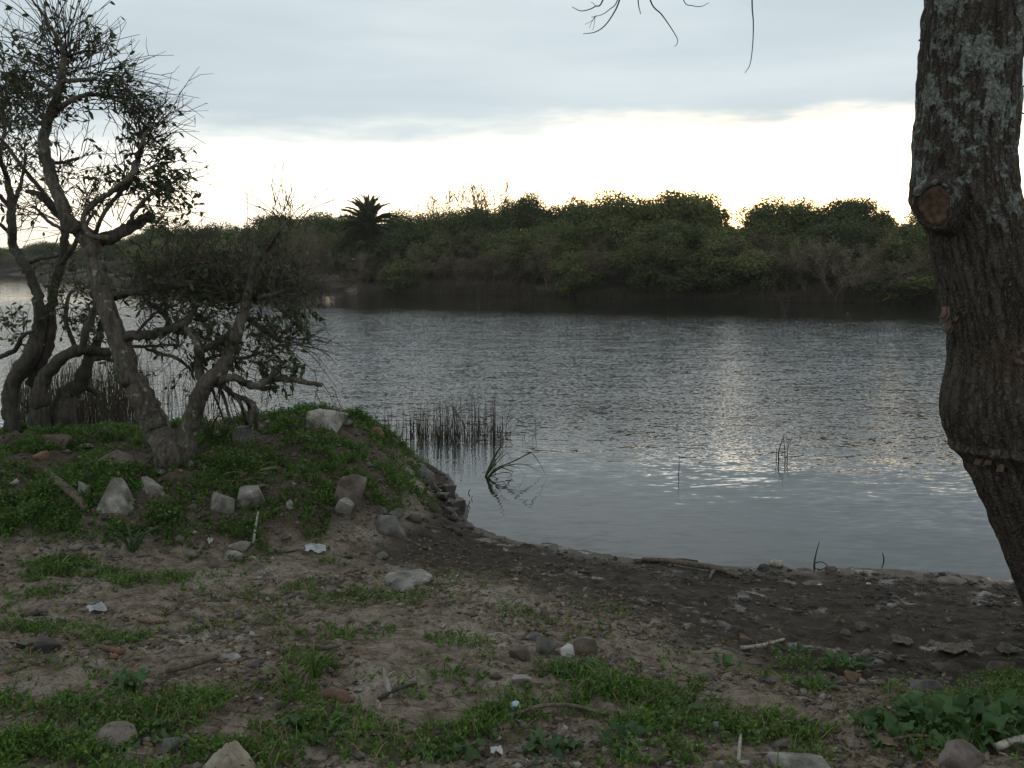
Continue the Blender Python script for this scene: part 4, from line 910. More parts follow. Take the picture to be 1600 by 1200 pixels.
# ------------------------------------------------------------------ stones, rubble and rubbish
def rock_mesh(seed, w_, d_, h_, angular=.6, sub=2):
    rg = np.random.default_rng(seed); bm = bmesh.new(); n = 11 if angular > .5 else 18
    pts = rg.normal(size=(n, 3)); pts /= np.linalg.norm(pts, axis=1)[:, None]
    if angular > .5: pts = np.sign(pts)*np.abs(pts)**.55*rg.uniform(.75, 1.0, (n, 1))
    if angular > 1: pts = np.array([(-1, -.8, -1), (1, -.7, -1), (.9, .8, -1), (-.9, .7, -1), (.55, -.6, -.1), (-.15, -.25, 1), (.15, .3, .9), (.75, .5, 0), (-.55, .4, 0), (-.62, -.55, .05)])
    vs = [bm.verts.new(p) for p in pts]; r = bmesh.ops.convex_hull(bm, input=vs)
    bmesh.ops.delete(bm, geom=[v for v in bm.verts if not v.link_faces], context='VERTS')
    bmesh.ops.bevel(bm, geom=bm.edges[:], offset=.05 if angular > .5 else .16, segments=1, affect='EDGES', clamp_overlap=True)
    bmesh.ops.triangulate(bm, faces=bm.faces[:])
    bmesh.ops.subdivide_edges(bm, edges=[e for e in bm.edges if e.calc_length() > .35], cuts=2, use_grid_fill=True)
    bmesh.ops.triangulate(bm, faces=bm.faces[:])
    co = np.array([v.co for v in bm.verts]); ext = np.ptp(co, axis=0); mid = (co.max(0)+co.min(0))/2
    co = (co-mid)/ext*np.array([w_, d_, h_])
    q = co/max(w_, h_)*5+seed*.37; dsp = (fbm(q[:, 0]+q[:, 2]*.7, q[:, 1]-q[:, 2]*.6, seed % 97, 3)-.5)*.16
    co = co*(1+dsp[:, None]); 
    for v, c in zip(bm.verts, co): v.co = c
    me = bpy.data.meshes.new('stone'); bm.to_mesh(me); bm.free()
    if angular <= .5: me.polygons.foreach_set('use_smooth', np.ones(len(me.polygons), bool))
    return me
ROCKS = [ # px, py of the foot, width px, height px, depth ratio, material, angular, tilt deg, name, label
 (178,796,70,74,.6,'concrete',1.5,4,'concrete_block','tall pale triangular concrete block on the bank in front of the crooked trees'),
 (233,774,42,44,.7,'concrete',1.5,-25,'concrete_wedge','small pale concrete wedge between the triangular block and the forked tree'),
 (130,786,22,48,.7,'concrete',.7,8,'stone','narrow upright pale stone left of the triangular block'),
 (186,738,82,44,.6,'pink',.8,20,'slab_stone','long brown-grey slab lying behind the triangular block'),
 (343,802,46,52,.7,'concrete',.9,12,'concrete_lump','bright pale concrete lump under hanging dead grass'),
 (391,794,52,46,.7,'concrete',.9,-10,'concrete_block','square concrete block right of the bright lump, dead grass on top'),
 (543,788,54,70,.7,'pink',.8,28,'boulder','large oblong brown-grey boulder on the water side of the mound'),
 (534,806,28,42,.6,'concrete',.8,30,'stone','pale stone leaning just below the oblong boulder'),
 (606,836,60,42,.8,'grey',.4,8,'boulder','rounded grey boulder at the mound foot by the mud'),
 (616,808,30,18,.8,'grey',.4,0,'stone','smaller grey stone tucked behind the rounded boulder'),
 (455,796,22,17,.7,'concrete',.8,15,'stone','small pale stone in the weeds between the concrete and the oblong boulder'),
 (508,668,70,34,.9,'concrete',.8,6,'slab_stone','flat pale slab capping the top of the mound'),
 (480,694,30,22,.8,'dark',.8,0,'stone','dark brown stone just below the capping slab'),
 (378,692,34,36,.8,'grey',.7,0,'stone','grey stone on the crest under the drooping dead branch'),
 (404,672,18,12,.8,'grey',.4,0,'stone','small round grey stone beside the drooping dead branch tip'),
 (494,706,24,8,.8,'concrete',.7,0,'stone_chip','thin pale chip of stone high on the mound'),
 (588,684,26,24,.7,'brick',.4,0,'stone','reddish-brown stone at the water side edge below the capping slab'),
 (664,748,42,24,.6,'grey',.7,30,'stone','long brown stone sloping into the water at the mound edge'),
 (676,762,34,22,.7,'brown',.6,10,'stone','brown stone just below the sloping one at the mound edge'),
 (700,776,26,24,.8,'dark',.7,0,'stone','dark stone at the waterline below the sloping pair'),
 (688,782,24,20,.8,'dark',.7,20,'stone','dark wet stone beside the waterline, inland of its neighbour'),
 (718,798,26,24,.8,'dark',.8,-15,'stone','outermost dark stone at the toe of the mound'),
 (704,806,28,18,.8,'dark',.7,0,'stone','low dark stone behind the outermost one at the mound toe'),
 (88,698,52,26,.7,'brown',.7,0,'stone','dark brown rock at the foot of the crooked trunks'),
 (60,718,28,18,.8,'brick',.5,0,'brick_lump','orange-brown lump of brick below the crooked trunks'),
 (124,700,40,9,.8,'concrete',.6,0,'stone','low pale stone beside the dark rock under the crooked trunks'),
 (375,842,20,22,.7,'grey',.6,0,'stone','small upright grey stone at the foot of the bank below the concrete'),
 (372,862,40,18,.8,'concrete',.5,0,'stone','pale grey stone on the dirt below the small upright one'),
 (358,874,46,9,1.0,'concrete',.5,0,'stone','flat pale stone in the dirt at the foot of the bank'),
 (440,864,44,8,1.0,'pink',.5,0,'stone','flat pinkish stone in the dirt below the bank'),
 (112,874,34,11,.8,'brick',.7,0,'terracotta_shard','terracotta shard lying at the foot of the green bank'),
 (632,918,84,15,1.2,'concrete',.4,0,'flat_stone','broad pale stone set flush in the bare earth'),
 (652,896,26,7,.9,'concrete',.4,0,'stone','little pale stone behind the broad flush one'),
 (597,874,22,15,.8,'grey',.5,0,'stone','grey stone alone on the wet dirt below the rounded boulder'),
 (853,1020,38,30,.8,'grey',.4,20,'stone','grey cobble, left of the white stone'),
 (886,1026,32,24,.8,'white',.5,-12,'stone','white stone between the grey cobble and the brown one'),
 (911,1024,52,34,.7,'brown',.4,-20,'stone','brown oblong stone leaning behind the white one'),
 (812,1032,34,34,.8,'brown',.4,-60,'stone','brown upright lump at the left end of the cobble group'),
 (833,1000,26,14,.8,'grey',.4,0,'stone','small grey stone behind the cobble group'),
 (783,1012,20,10,.8,'concrete',.5,0,'stone','small pale stone left of the cobble group'),
 (523,1099,56,24,.8,'brick',.5,5,'stone','orange sandstone lump in the foreground weeds'),
 (1335,1066,30,22,1.0,'brick',.3,0,'stone','round reddish-brown stone on the mud slope'),
 (1449,1078,48,20,.8,'grey',.6,4,'slab_stone','flat grey slab on the mud just above the dock leaves'),
 (1165,1003,22,15,.9,'brick',.5,0,'brick_lump','dark red brick lump on the wet mud'),
 (1350,985,28,17,.9,'brown',.5,0,'stone','brown stone sitting highest on the wet mud'),
 (1322,994,22,11,.9,'dark',.5,0,'mud_stone','low dark stone left of the highest brown one'),
 (1356,1030,24,20,.9,'pink',.5,10,'stone','pinkish stone in the mud above the round reddish one'),
 (1393,1032,22,17,.9,'brown',.5,0,'stone','brown stone right of the pinkish one'),
 (1476,1050,34,14,.9,'brown',.6,0,'stone','brown stone behind the flat grey slab'),
 (1568,1050,44,24,.8,'pink',.7,-8,'stone','pale pinkish rock on the mud at the frame edge below the trunk'),
 (1508,1204,76,50,.8,'pink',.5,5,'rock','rough pale rock in the corner below the dock leaves'),
 (1258,1222,110,36,.9,'concrete',.6,3,'rock','broad pale rock cut by the bottom of the view'),
 (1222,1170,50,18,.7,'pink',.8,-18,'brick_fragment','pale brick fragment with a red edge above the broad rock'),
 (1114,1142,26,24,.8,'grey',.6,20,'stone','grey pointed stone at the edge of the weeds'),
 (1104,1062,42,12,.9,'pink',.4,0,'stone','low pale lump of earth and stone behind the weeds'),
 (70,1020,46,30,.8,'dark',.6,10,'stone','dark rock in the hollow at the frame edge'),
 (30,1012,30,18,.8,'dark',.6,-10,'stone','smaller dark rock left of the one in the hollow'),
 (168,1168,84,34,.8,'pink',.5,0,'rock','rough pinkish rock in the foreground weeds'),
 (262,1178,56,26,.8,'grey',.5,0,'rock','grey rock between the pinkish rock and the crumpled cloth'),
 (128,1172,30,20,.8,'concrete',.5,0,'stone','pale stone touching the left of the pinkish rock'),
 (352,1034,46,9,1.0,'concrete',.5,0,'flat_stone','flat pale stone in the bare earth behind the weeds'),
 (398,1044,28,12,.9,'grey',.6,0,'stone','grey stone right of the flat pale one'),
 (275,1010,18,9,.9,'brown',.5,0,'stone','small brown stone in the bare earth above the flat pale one'),
 (433,1108,18,20,.6,'pink',.7,15,'stone','small pointed pinkish stone standing in the weeds'),
 (560,1188,24,16,.8,'grey',.5,0,'stone','grey stone in the dirt at the bottom beside dock rosette'),
 (755,1182,24,16,.8,'brick',.6,0,'terracotta_shard','orange terracotta shard beside the white shell-like chip'),
 (815,1066,34,13,.7,'concrete',.6,0,'stone','pale stone at the near side of the cobble group in weeds'),
 (1272,915,36,10,.8,'pink',.5,0,'stone','pale stone lying at the water edge behind the mud'),
 (1300,893,20,10,.8,'brown',.5,0,'stone','brown stone at the waterline by the upright twig'),
 (1194,890,20,13,.8,'dark',.6,0,'stone','black stone on the waterline beside the pale wood block'),
 (1495,912,46,8,.9,'pink',.5,0,'stone','long flat pale stone on the shore left of the trunk foot'),
 (850,958,22,11,.8,'concrete',.7,0,'stone','small pale stone on bare earth in the middle of the shore'),
 (1070,982,20,10,.8,'concrete',.7,0,'stone','small pale pointed stone at the mud edge'),
 (946,986,18,11,.8,'pink',.6,0,'stone','small pinkish stone between earth and mud'),
 (1026,946,18,11,.8,'dark',.6,0,'stone','dark pebble-like stone out on the mud toward the water'),
 (905,876,22,12,.8,'grey',.5,0,'stone','grey stone at the mud edge near the water'),
 (340,752,18,14,.7,'brown',.6,0,'stone','brown lump in the weeds right of the forked tree foot'),
 (596,800,18,14,.7,'grey',.6,0,'stone','grey stone peeping from the weeds above the rounded boulder'),
 (20,690,36,18,.7,'brown',.6,0,'stone','brown stone at the very left on the bank crest'),
 (245,716,26,14,.7,'brown',.6,0,'stone','brown stone against the left side of the forked tree foot'),
]
for k, (px, py, wp, hp, dr, mt, an, tl, nm, lb) in enumerate(ROCKS):
    g = hit(px, py); s_ = pxm(px, py, g[1]); w_, h_ = wp*s_*.92, hp*s_*1.08
    me = rock_mesh(500+k, w_, w_*dr, h_, an); me.name = nm
    o = link(nm, me, M[mt], None, (g[0], g[1]+w_*dr*.30, g[2]+h_*.14)); o.rotation_euler = (rad(rng.uniform(-8, 8)), rad(tl), rng.uniform(-.4, .4))
    tag(o, lb, 'brick' if 'brick' in nm or 'terra' in nm else ('concrete' if 'concrete' in nm else 'stone'), 'stones and rubble on the bank')

def stick(name, label, pts, mt, Yoff=0, cat='stick', extra=(), lift=.012, flat=False):
    """lies along the ground under the given photo points (px, py, radius px[, lift])"""
    g = [hit(p[0], p[1]) for p in pts]; P = np.array([q + np.array([0, 0, (p[3] if len(p) > 3 else lift)]) for p, q in zip(pts, g)]); R = [p[2]*pxm(p[0], p[1], q[1]) for p, q in zip(pts, g)]
    b0 = g[0]; mb = MB(); C = catmull(P-b0, 5); mb.tube(C, np.interp(np.linspace(0, 1, len(C)), np.linspace(0, 1, len(R)), R), 7, True, .12, rng)
    o = link(name, mb.mesh(name, True), mt, None, tuple(b0)); tag(o, label, cat)
    for e in extra:
        ge = [hit(p[0], p[1]) for p in e]; Pe = np.array([q + np.array([0, 0, p[3] if len(p) > 3 else lift]) for p, q in zip(e, ge)])-b0; Re = [p[2]*pxm(p[0], p[1], q[1]) for p, q in zip(e, ge)]
        mb = MB(); C = catmull(Pe, 4); mb.tube(C, np.interp(np.linspace(0, 1, len(C)), np.linspace(0, 1, len(Re)), Re), 6); link('side_branch', mb.mesh('side_branch', True), mt, o)
    return o
stick('driftwood', 'long pale driftwood branch lying forked at the water edge', [(1003,880,3,.03),(1040,882,4,.03),(1080,888,5,.03),(1120,895,5,.03),(1152,905,3,.02)], M['wood_brown'], extra=[[(1116,894,3),(1112,902,3,.03),(1108,908,2)]], cat='driftwood')
stick('stick', 'thin dark stick on the mud right at the waterline left of the driftwood', [(990,878,2.5),(1030,880,3),(1064,877,2.4),(1090,880,2)], M['bark_dark'])
stick('stick', 'curved brown stick lying across the foreground weeds', [(810,1126,2.6,.03),(850,1122,3.4,.05),(900,1123,3.2,.05),(945,1128,2,.03)], M['wood_brown'])
stick('stick', 'dark straight stick beside the bleached splinter', [(592,1096,3),(620,1088,3.4,.03),(652,1078,2,.03)], M['bark_dark'])
stick('stick', 'brown stick in the bottom dirt left of the dock rosette', [(520,1152,4),(560,1150,4.4),(600,1152,3.4),(632,1158,2)], M['wood_brown'])
stick('stick', 'thick weathered stick lying behind the foreground weeds', [(260,1056,4,.02),(295,1050,6,.03),(330,1038,5,.03),(350,1030,3)], M['wood_brown'])
stick('stick', 'reddish stick on the bare earth above the weeds', [(152,1014,4),(170,1018,5),(192,1024,4)], M['wood_red'])
stick('stick', 'thin reddish stick near the white scrap', [(215,972,2.6),(240,976,3),(262,974,2.2)], M['wood_red'])
stick('stick', 'brown stick with twigs running into the weeds by the dock leaves', [(1198,1146,4,.02),(1230,1142,4.6,.03),(1262,1132,3.6,.03),(1276,1122,2,.03)], M['wood_brown'], extra=[[(1258,1134,2,.03),(1280,1146,1.6,.03),(1300,1158,1)]])
stick('stick', 'thin stick on the ground under the dock leaves', [(1395,1168,2.4,.03),(1430,1166,2.6,.04),(1480,1166,1.6,.03)], M['wood_brown'])
stick('plank', 'pale splintered plank in the corner under the rough rock', [(1556,1180,6,.03),(1585,1174,7,.04),(1620,1168,6,.04)], M['wood_pale'], cat='plank')
stick('stick', 'pale upright straw-like stick in the bottom dirt', [(1154,1196,3),(1155,1178,3,.02),(1157,1160,2,.03)], M['wood_pale'])
stick('branch', 'dead brown branch half buried in the bank left of the narrow stone', [(72,745,5,.04),(96,766,7,.05),(118,786,8,.05),(134,800,6,.02)], M['wood_brown'], cat='branch')
stick('stick', 'brown stick on bare earth behind the thick weathered one', [(480,1012,3.4),(505,1016,4),(534,1012,2.6)], M['wood_brown'])
stick('stick', 'short dark stick lying on the bare earth below the white scrap', [(35,966,3),(55,962,4),(75,960,2.4)], M['bark_dark'])
stick('wood_block', 'pale sawn piece of wood at the waterline beside the black stone', [(1204,884,5,.02),(1214,885,6,.02),(1223,886,5,.02)], M['wood_pale'], cat='wood')
stick('stick', 'long pale twig lying flat on the mud', [(1158,1016,3.2),(1190,1012,3.6),(1225,1002,2)], M['wood_pale'])
stick('stick', 'pale thin stick upright against the foot of the bank', [(396,852,2.2),(399,838,2.2,.05),(404,822,1.6,.10)], M['wood_pale'])
# bleached splinter standing in the dirt
g = hit(606, 1088); spl = empty('bleached_splinter', tuple(g)); tag(spl, 'bleached splinter of wood standing upright in the foreground dirt', 'wood')
for pts in ([(610,1090,5),(606,1072,5),(602,1056,3.4),(599,1043,1)], [(603,1060,1.6),(610,1052,1.4),(617,1049,.8)], [(607,1076,1.6),(614,1069,1),(618,1066,.6)]):
    P, R = path3(pts, g[1], rng, 0); mb = MB(); mb.tube(P-g, R, 6, True, .15, rng); link('splinter', mb.mesh('splinter'), M['wood_pale'], spl)
g = hit(592, 1110); sp2 = MB(); P, R = path3([(594,1114,4),(591,1104,5),(590,1094,2)], g[1], rng, 0); sp2.tube(P-g, R, 6, True, .2, rng); tag(link('wood_chip', sp2.mesh('wood_chip'), M['wood_pale'], None, tuple(g)), 'short pale wood chip standing just below the bleached splinter', 'wood')

def crumple(name, label, px, py, wp, hp, mt, seed, cat, freq=3.0, amp=.45, dr=.8):
    g = hit(px, py); s_ = pxm(px, py, g[1]); bm = bmesh.new(); bmesh.ops.create_icosphere(bm, subdivisions=4, radius=1)
    co = np.array([v.co for v in bm.verts]); a = fbm(co[:, 0]*freq+co[:, 2]*2.1+seed, co[:, 1]*freq-co[:, 2]*1.7, seed, 3); cr = 1-np.abs(a-.5)*4; a2 = fbm(co[:, 0]*freq*2.4-co[:, 2]*3.1, co[:, 1]*freq*2.4+co[:, 2]*2.2+seed, seed+7, 2); r_ = 1-amp*.4+amp*.42*cr+amp*.22*(1-np.abs(a2-.5)*4); co = co*r_[:, None]*np.array([wp*s_/2, wp*s_*dr/2, hp*s_*.62])
    co[:, 2] = np.maximum(co[:, 2], -.25*hp*s_)
    for v, c in zip(bm.verts, co): v.co = c
    me = bpy.data.meshes.new(name); bm.to_mesh(me); bm.free(); me.polygons.foreach_set('use_smooth', np.ones(len(me.polygons), bool))
    o = link(name, me, M[mt], None, (g[0], g[1]+wp*s_*.25, g[2]+.2*hp*s_)); o.rotation_euler = (0, 0, seed); tag(o, label, cat); return o
def bundle(name, label, px, py, wp, hp, mt, seed, cat):
    g = hit(px, py); s_ = pxm(px, py, g[1]); n = 40; th_ = np.linspace(0, 2*math.pi, n, endpoint=False); rs = np.linspace(0.0, 1, 16); V_ = []
    for j, r_ in enumerate(rs):
        fold = np.abs(np.sin(th_*4.5+seed+1.2*np.sin(th_*2+r_*2)))*.6+np.abs(np.sin(th_*8+r_*5))*.3
        h_ = (1-r_**2.2)*(.75+.25*np.cos(th_-1)) + .32*(fold-.45)*np.sin(math.pi*min(1, r_*1.05+.04)); rr_ = r_*(1+.16*np.sin(th_*3+seed)+.10*fold)
        V_.append(np.stack([np.cos(th_)*rr_*wp*s_*.5, np.sin(th_)*rr_*wp*s_*.42, h_*hp*s_*1.15-.01], -1))
    V_ = np.concatenate(V_); i = (np.arange(15)[:, None]*n+np.arange(n)).ravel(); k = (np.arange(15)[:, None]*n+(np.arange(n)+1) % n).ravel()
    o = link(name, big_mesh(name, V_, np.stack([i, k, k+n, i+n], -1), smooth=True), M[mt], None, (g[0], g[1]+wp*s_*.3, g[2]-.005)); tag(o, label, cat)
bundle('crumpled_cloth', 'crumpled tan cloth bundle at the bottom of the view among weeds', 350, 1206, 84, 34, 'cloth', 3, 'cloth')
crumple('wrapper', 'crumpled blue and white wrapper in the foreground weeds', 806, 1110, 20, 15, 'blue', 5, 'litter', 3, .5)
def scrap(name, label, px, py, wp, hp, mt, seed, cat='litter'):
    """crumpled sheet lying on the ground"""
    rg = np.random.default_rng(seed); g = hit(px, py); s_ = pxm(px, py, g[1]); n = 10; u, v = np.meshgrid(np.linspace(-1, 1, n), np.linspace(-1, 1, n)); u = u+rg.normal(size=u.shape)*.06; v = v+rg.normal(size=u.shape)*.06
    k = 1-.5*fbm(u*1.1+seed*3.1, v*1.1, seed, 3); x = u*k*wp*s_/2; y = v*k*wp*s_*.45; ca, sa = math.cos(seed), math.sin(seed)*.5
    X, Y = x*ca-y*sa, x*sa+y*ca; Z = H(g[0]+X.ravel(), g[1]+wp*s_*.3+Y.ravel()).reshape(X.shape)-g[2]+.006+hp*s_*(fbm(u*2.2+seed, v*2.2, seed, 3))*.9
    top_ = np.stack([X, Y+wp*s_*.3, Z], -1).reshape(-1, 3); V_ = np.concatenate([top_, top_-(0, 0, .002)]); i = (np.arange(n-1)[:, None]*n+np.arange(n-1)).ravel(); q = np.stack([i, i+1, i+1+n, i+n], -1); q2 = q[:, ::-1]+n*n
    tag(link(name, big_mesh(name, V_, np.concatenate([q, q2]), smooth=True), M[mt], None, tuple(g)), label, cat)
scrap('plastic_scrap', 'white plastic scrap lying on the bare earth below the green bank', 145, 962, 46, 10, 'plastic', 1)
scrap('plastic_scrap', 'small crumpled white plastic at the bank foot beside pale stones', 327, 856, 20, 12, 'plastic', 2)
scrap('plastic_bag', 'torn pale plastic bag on the dirt below the mound', 490, 866, 38, 10, 'plastic', 3)
scrap('paper_scrap', 'white paper strip on the shore behind the mud', 1284, 918, 22, 6, 'plastic', 4)
scrap('paper_scrap', 'small white paper bit on the shore left of the flat pale stone', 1358, 916, 9, 4, 'plastic', 6)
scrap('shell_chip', 'white curved chip like a shell beside the orange shard', 776, 1184, 30, 16, 'white', 7, 'litter')
scrap('paper_scrap', 'white paper scrap on the bare earth behind the weeds', 340, 1052, 20, 5, 'plastic', 8)
scrap('bark_sheet', 'curled grey bark sheet lying in the wet mud near the trunk', 1500, 1022, 80, 14, 'wood_brown', 9, 'bark')
scrap('bark_sheet', 'narrow curled bark strip in the mud left of the larger sheet', 1415, 1012, 46, 10, 'wood_brown', 12, 'bark')
scrap('bark_sheet', 'bark piece in the mud reaching the frame edge', 1580, 1026, 50, 12, 'bark', 13, 'bark')
scrap('dead_leaf_sheet', 'pale crumpled dead leaf in front of the dock leaves', 1360, 1146, 36, 12, 'cloth', 14, 'leaf')
scrap('dead_leaf_sheet', 'grey-green withered leaf flat on the ground by the rough rock', 1390, 1172, 54, 10, 'straw', 15, 'leaf')
scrap('paper_scrap', 'bluish paper scrap on the middle of the bare earth', 980, 1060, 12, 5, 'plastic', 16)
scrap('paper_scrap', 'whitish flat litter on the dirt right of the torn bag', 572, 868, 20, 3, 'plastic', 17)

# ------------------------------------------------------------------ leafy plants
def leaf_mesh(seed, L, Wd, arch=.5, wavy=.1):
    rg = np.random.default_rng(seed); n = 9; s_ = np.linspace(0, 1, n); wv = Wd*.5*np.sin(math.pi*np.clip(s_*.92+.06, 0, 1))**.75; wv[0] = .006; mid = np.stack([L*s_*(1-.2*arch*s_), 0*s_, L*(.55*s_-arch*s_**2)], -1)
    rows = []
    for f_ in (-1, -.5, 0, .5, 1): rows.append(mid + np.stack([0*s_, f_*wv, np.abs(f_)*wv*.45 + wavy*wv*np.sin(s_*11+f_*3+seed)*abs(f_)], -1))
    V_ = np.concatenate(rows); i = np.arange(n-1); q = np.concatenate([np.stack([a*n+i, a*n+i+1, (a+1)*n+i+1, (a+1)*n+i], -1) for a in range(4)])
    return big_mesh('leaf', V_, q, smooth=True)
LF = [leaf_mesh(k, .125, .058, .4+.16*k, .7) for k in range(4)]; LS = [leaf_mesh(10+k, .085, .032, .45, .15) for k in range(3)]
def rosette(name, label, px, py, n, size, meshes, mt, up=.5, cat='plant', spread=.01):
    g = hit(px, py); e = empty(name, tuple(g)); tag(e, label, cat)
    for k in range(n):
        f_ = link('leaf', meshes[k % len(meshes)], mt, e); a = k*2.4+rng.normal()*.3; t_ = k/max(1, n-1)
        f_.rotation_euler = (rng.normal()*.25, -rad(up*70*t_+rng.normal()*8), a); z_ = size*rng.uniform(.7, 1.15); f_.scale = (z_, z_, z_); f_.location = (math.cos(a)*spread*rng.random()*8, math.sin(a)*spread*rng.random()*8, .01)
for px, py, n, sz, lb in ((1500,1150,26,1.15,'big-leaved dock plant filling the corner below the trunk'), (1440,1140,18,.9,'dock plant left of the largest one, paler leaves toward the mud'), (1560,1135,22,1.1,'dock plant at the frame edge below the trunk'), (1400,1162,12,.8,'low dock plant at the left end of the corner clump')):
    rosette('dock_plant', lb, px, py, n, sz, LF, M['dock'], .9, 'plant', .02)
for px, py, n, sz, up, lb in ((700,1182,14,.75,.3,'flat leaf rosette in the bottom dirt left of the shell chip'), (858,1178,14,.7,.3,'flat leaf rosette right of the shell chip'), (485,1148,13,.8,.3,'grey-green leaf rosette in the dirt between weeds and brown stick'), (196,1080,12,.8,.6,'taller broad-leaved weed at the back of the left weeds'), (130,1158,12,.8,.4,'broad-leaved weed beside the pinkish rock'),
        (222,1160,10,.7,.4,'broad-leaved weed between pinkish and grey rocks'), (980,1165,12,.7,.35,'broad-leaved weed in the middle of the bottom dirt'), (1075,1130,10,.7,.5,'broad-leaved weed at the right end of the big weed patch'), (900,1052,12,.7,.5,'broad-leaved weed just below the white stone'), (420,742,10,.7,.4,'pale broad-leaved weed on the mound right of the forked tree'), (565,700,9,.7,.4,'dark broad-leaved weed high on the mound')):
    rosette('broadleaf_weed', lb, px, py, n, sz, LF, M['dock'], up)
for px, py, lb in ((1275,1078,'small bright rosette on the mud slope left of the round reddish stone'), (1310,1044,'flat small rosette on the mud above the round reddish stone'), (1248,1022,'small rosette on the mud below the long pale twig'), (1128,1046,'small pale rosette behind the weeds'), (1330,1042,'tiny rosette beside the pinkish mud stone')):
    rosette('small_rosette', lb, px, py, 12, .9, LS, M['dock'], .45)
def tuft(name, label, px, py, n, L, mt, lean=.6, wd=.012, cat='grass tuft', up=1.0):
    g = hit(px, py); e = empty(name, tuple(g)); tag(e, label, cat)
    for k in range(n):
        a = rng.uniform(0, 6.28); l = L*rng.uniform(.5, 1.1); o = np.array([math.cos(a), math.sin(a), 0]); b0 = o*.02*rng.random(); P = [b0-(0, 0, .01), b0+o*l*lean*.35+(0, 0, l*.5*up), b0+o*l*lean*.9+(0, 0, l*.72*up), b0+o*l*lean*1.35+(0, 0, l*.6*up)]
        V_, q = ribbon(P, wd); mb = MB(); mb.add(V_, q); link('blade', mb.mesh('blade'), mt, e)
tuft('grass_tuft', 'tuft of long pale green blades at the foot of the green bank', 207, 862, 16, .22, M['dock'], .8, .012)
tuft('weed_tuft', 'upright green weed tuft behind the orange lump', 492, 1062, 26, .16, M['weed'], .4, .008)
tuft('grass_tuft', 'dark grass tuft at the crest right of the forked stem', 326, 690, 22, .30, M['sedge'], .35, .008)
tuft('grass_tuft', 'fine grass beside the drooping dead branch at the crest', 352, 684, 14, .22, M['sedge'], .4, .006)
tuft('dead_grass', 'dead straw hanging over the concrete lump and block', 368, 756, 34, .26, M['straw'], .9, .007, 'dead grass', .35)
tuft('dead_grass', 'dry straw tuft on the mound above the square concrete block', 392, 745, 16, .2, M['straw'], 1., .007, 'dead grass', .5)
tuft('weed_tuft', 'leafy weed tuft on the bare earth at the frame edge below the bank', 92, 898, 24, .13, M['weed'], .6, .012)

# ------------------------------------------------------------------ ground cover and crumbs
def scatter(n, ymin, ymax, rng, xmax=6.0):
    y = np.sqrt(rng.uniform(ymin**2, ymax**2, n)) if ymax < 6.2 else rng.uniform(ymin, ymax, n); x = rng.uniform(-1, 1, n)*np.minimum(xmax, y*.60+.3)
    z = H(x, y); return x, y, z
def sprigs(name, n, ymin, ymax, seed, hgt, leaf, per, label, thr=.03, mt='weed', pick=None, blades=0):
    rg = np.random.default_rng(seed); x, y, z = scatter(n, ymin, ymax, rg); g = green(x, y, z); 
    if pick is not None: g = g*pick(x, y)
    k = (rg.random(n) < g) & (z > .03) & (g > thr); x, y, z, g = x[k], y[k], z[k], g[k]; m_ = len(x)
    h_ = hgt*rg.uniform(.45, 1.2, m_)*(.5+.7*g); P0 = np.stack([x, y, z], -1); ln = rg.normal(size=(m_, 3))*.35; ln[:, 2] = 1; mb = MB()
    t_ = rg.uniform(.15, 1.0, (m_, per)); C = P0[:, None] + ln[:, None]*(h_[:, None]*t_)[..., None]; C = C.reshape(-1, 3); D = rg.normal(size=C.shape); D[:, 2] = np.abs(D[:, 2])*.5+.05
    D /= np.linalg.norm(D, axis=1)[:, None]; S = np.cross(D, rg.normal(size=C.shape)); S /= np.linalg.norm(S, axis=1)[:, None]; L = (leaf*rg.uniform(.6, 1.4, len(C)))[:, None]
    V_ = np.stack([C, C+D*L*.55+S*L*.34, C+D*L, C+D*L*.55-S*L*.34], 1).reshape(-1, 3); mb.add(V_, np.arange(len(V_)).reshape(-1, 4))
    sticks(mb, P0-np.array([0, 0, .005]), P0+ln*h_[:, None], .0012, .0006)
    if blades:
        q0 = np.repeat(P0, blades, 0) + rg.normal(size=(m_*blades, 3))*np.array([.012, .012, 0]); e = rg.normal(size=q0.shape)*.5; e[:, 2] = 1.; lb_ = (hgt*1.25*rg.uniform(.5, 1.4, len(q0)))[:, None]
        sd2 = np.cross(e, rg.normal(size=q0.shape)); sd2 = sd2/np.linalg.norm(sd2, axis=1)[:, None]*.0022; tip = q0+e*lb_; tip[:, 2] -= lb_[:, 0]*.25; mid_ = q0+e*lb_*.55
        mb.add(np.stack([q0-sd2, q0+sd2, mid_+sd2*.8, mid_-sd2*.8, tip], 1).reshape(-1, 3), np.arange(len(q0))[:, None]*5+np.array([[0, 1, 2, 3]]), np.arange(len(q0))[:, None]*5+np.array([[3, 2, 4]]))
    tag(link(name, mb.mesh(name), M[mt]), label, 'weeds', kind='stuff')
M['weed2'] = leaf_mat('pale_weed_leaf', (0.07, 0.105, 0.035), (0.20, 0.255, 0.10), 0.3, 0.6, 6.0, 0.2)
pk = lambda sd_, lo=.44, hi=.56: (lambda x, y: sstep(lo, hi, fbm(x*2.3+sd_, y*2.3, sd_, 3)))
sprigs('weeds', 95000, 2.5, 5.9, 81, .050, .0125, 9, 'low green weeds in patches over the foreground', blades=1)
sprigs('pale_weeds', 30000, 2.5, 5.9, 83, .060, .020, 6, 'paler broader-leaved weeds mixed into the foreground patches', mt='weed2', pick=pk(3))
sprigs('bank_weeds', 95000, 5.9, 10.2, 82, .075, .019, 8, 'thick green weeds covering the mound', .04, blades=1)
sprigs('pale_bank_weeds', 26000, 5.9, 10.2, 84, .085, .026, 6, 'paler weeds in drifts over the mound', .04, mt='weed2', pick=pk(5))
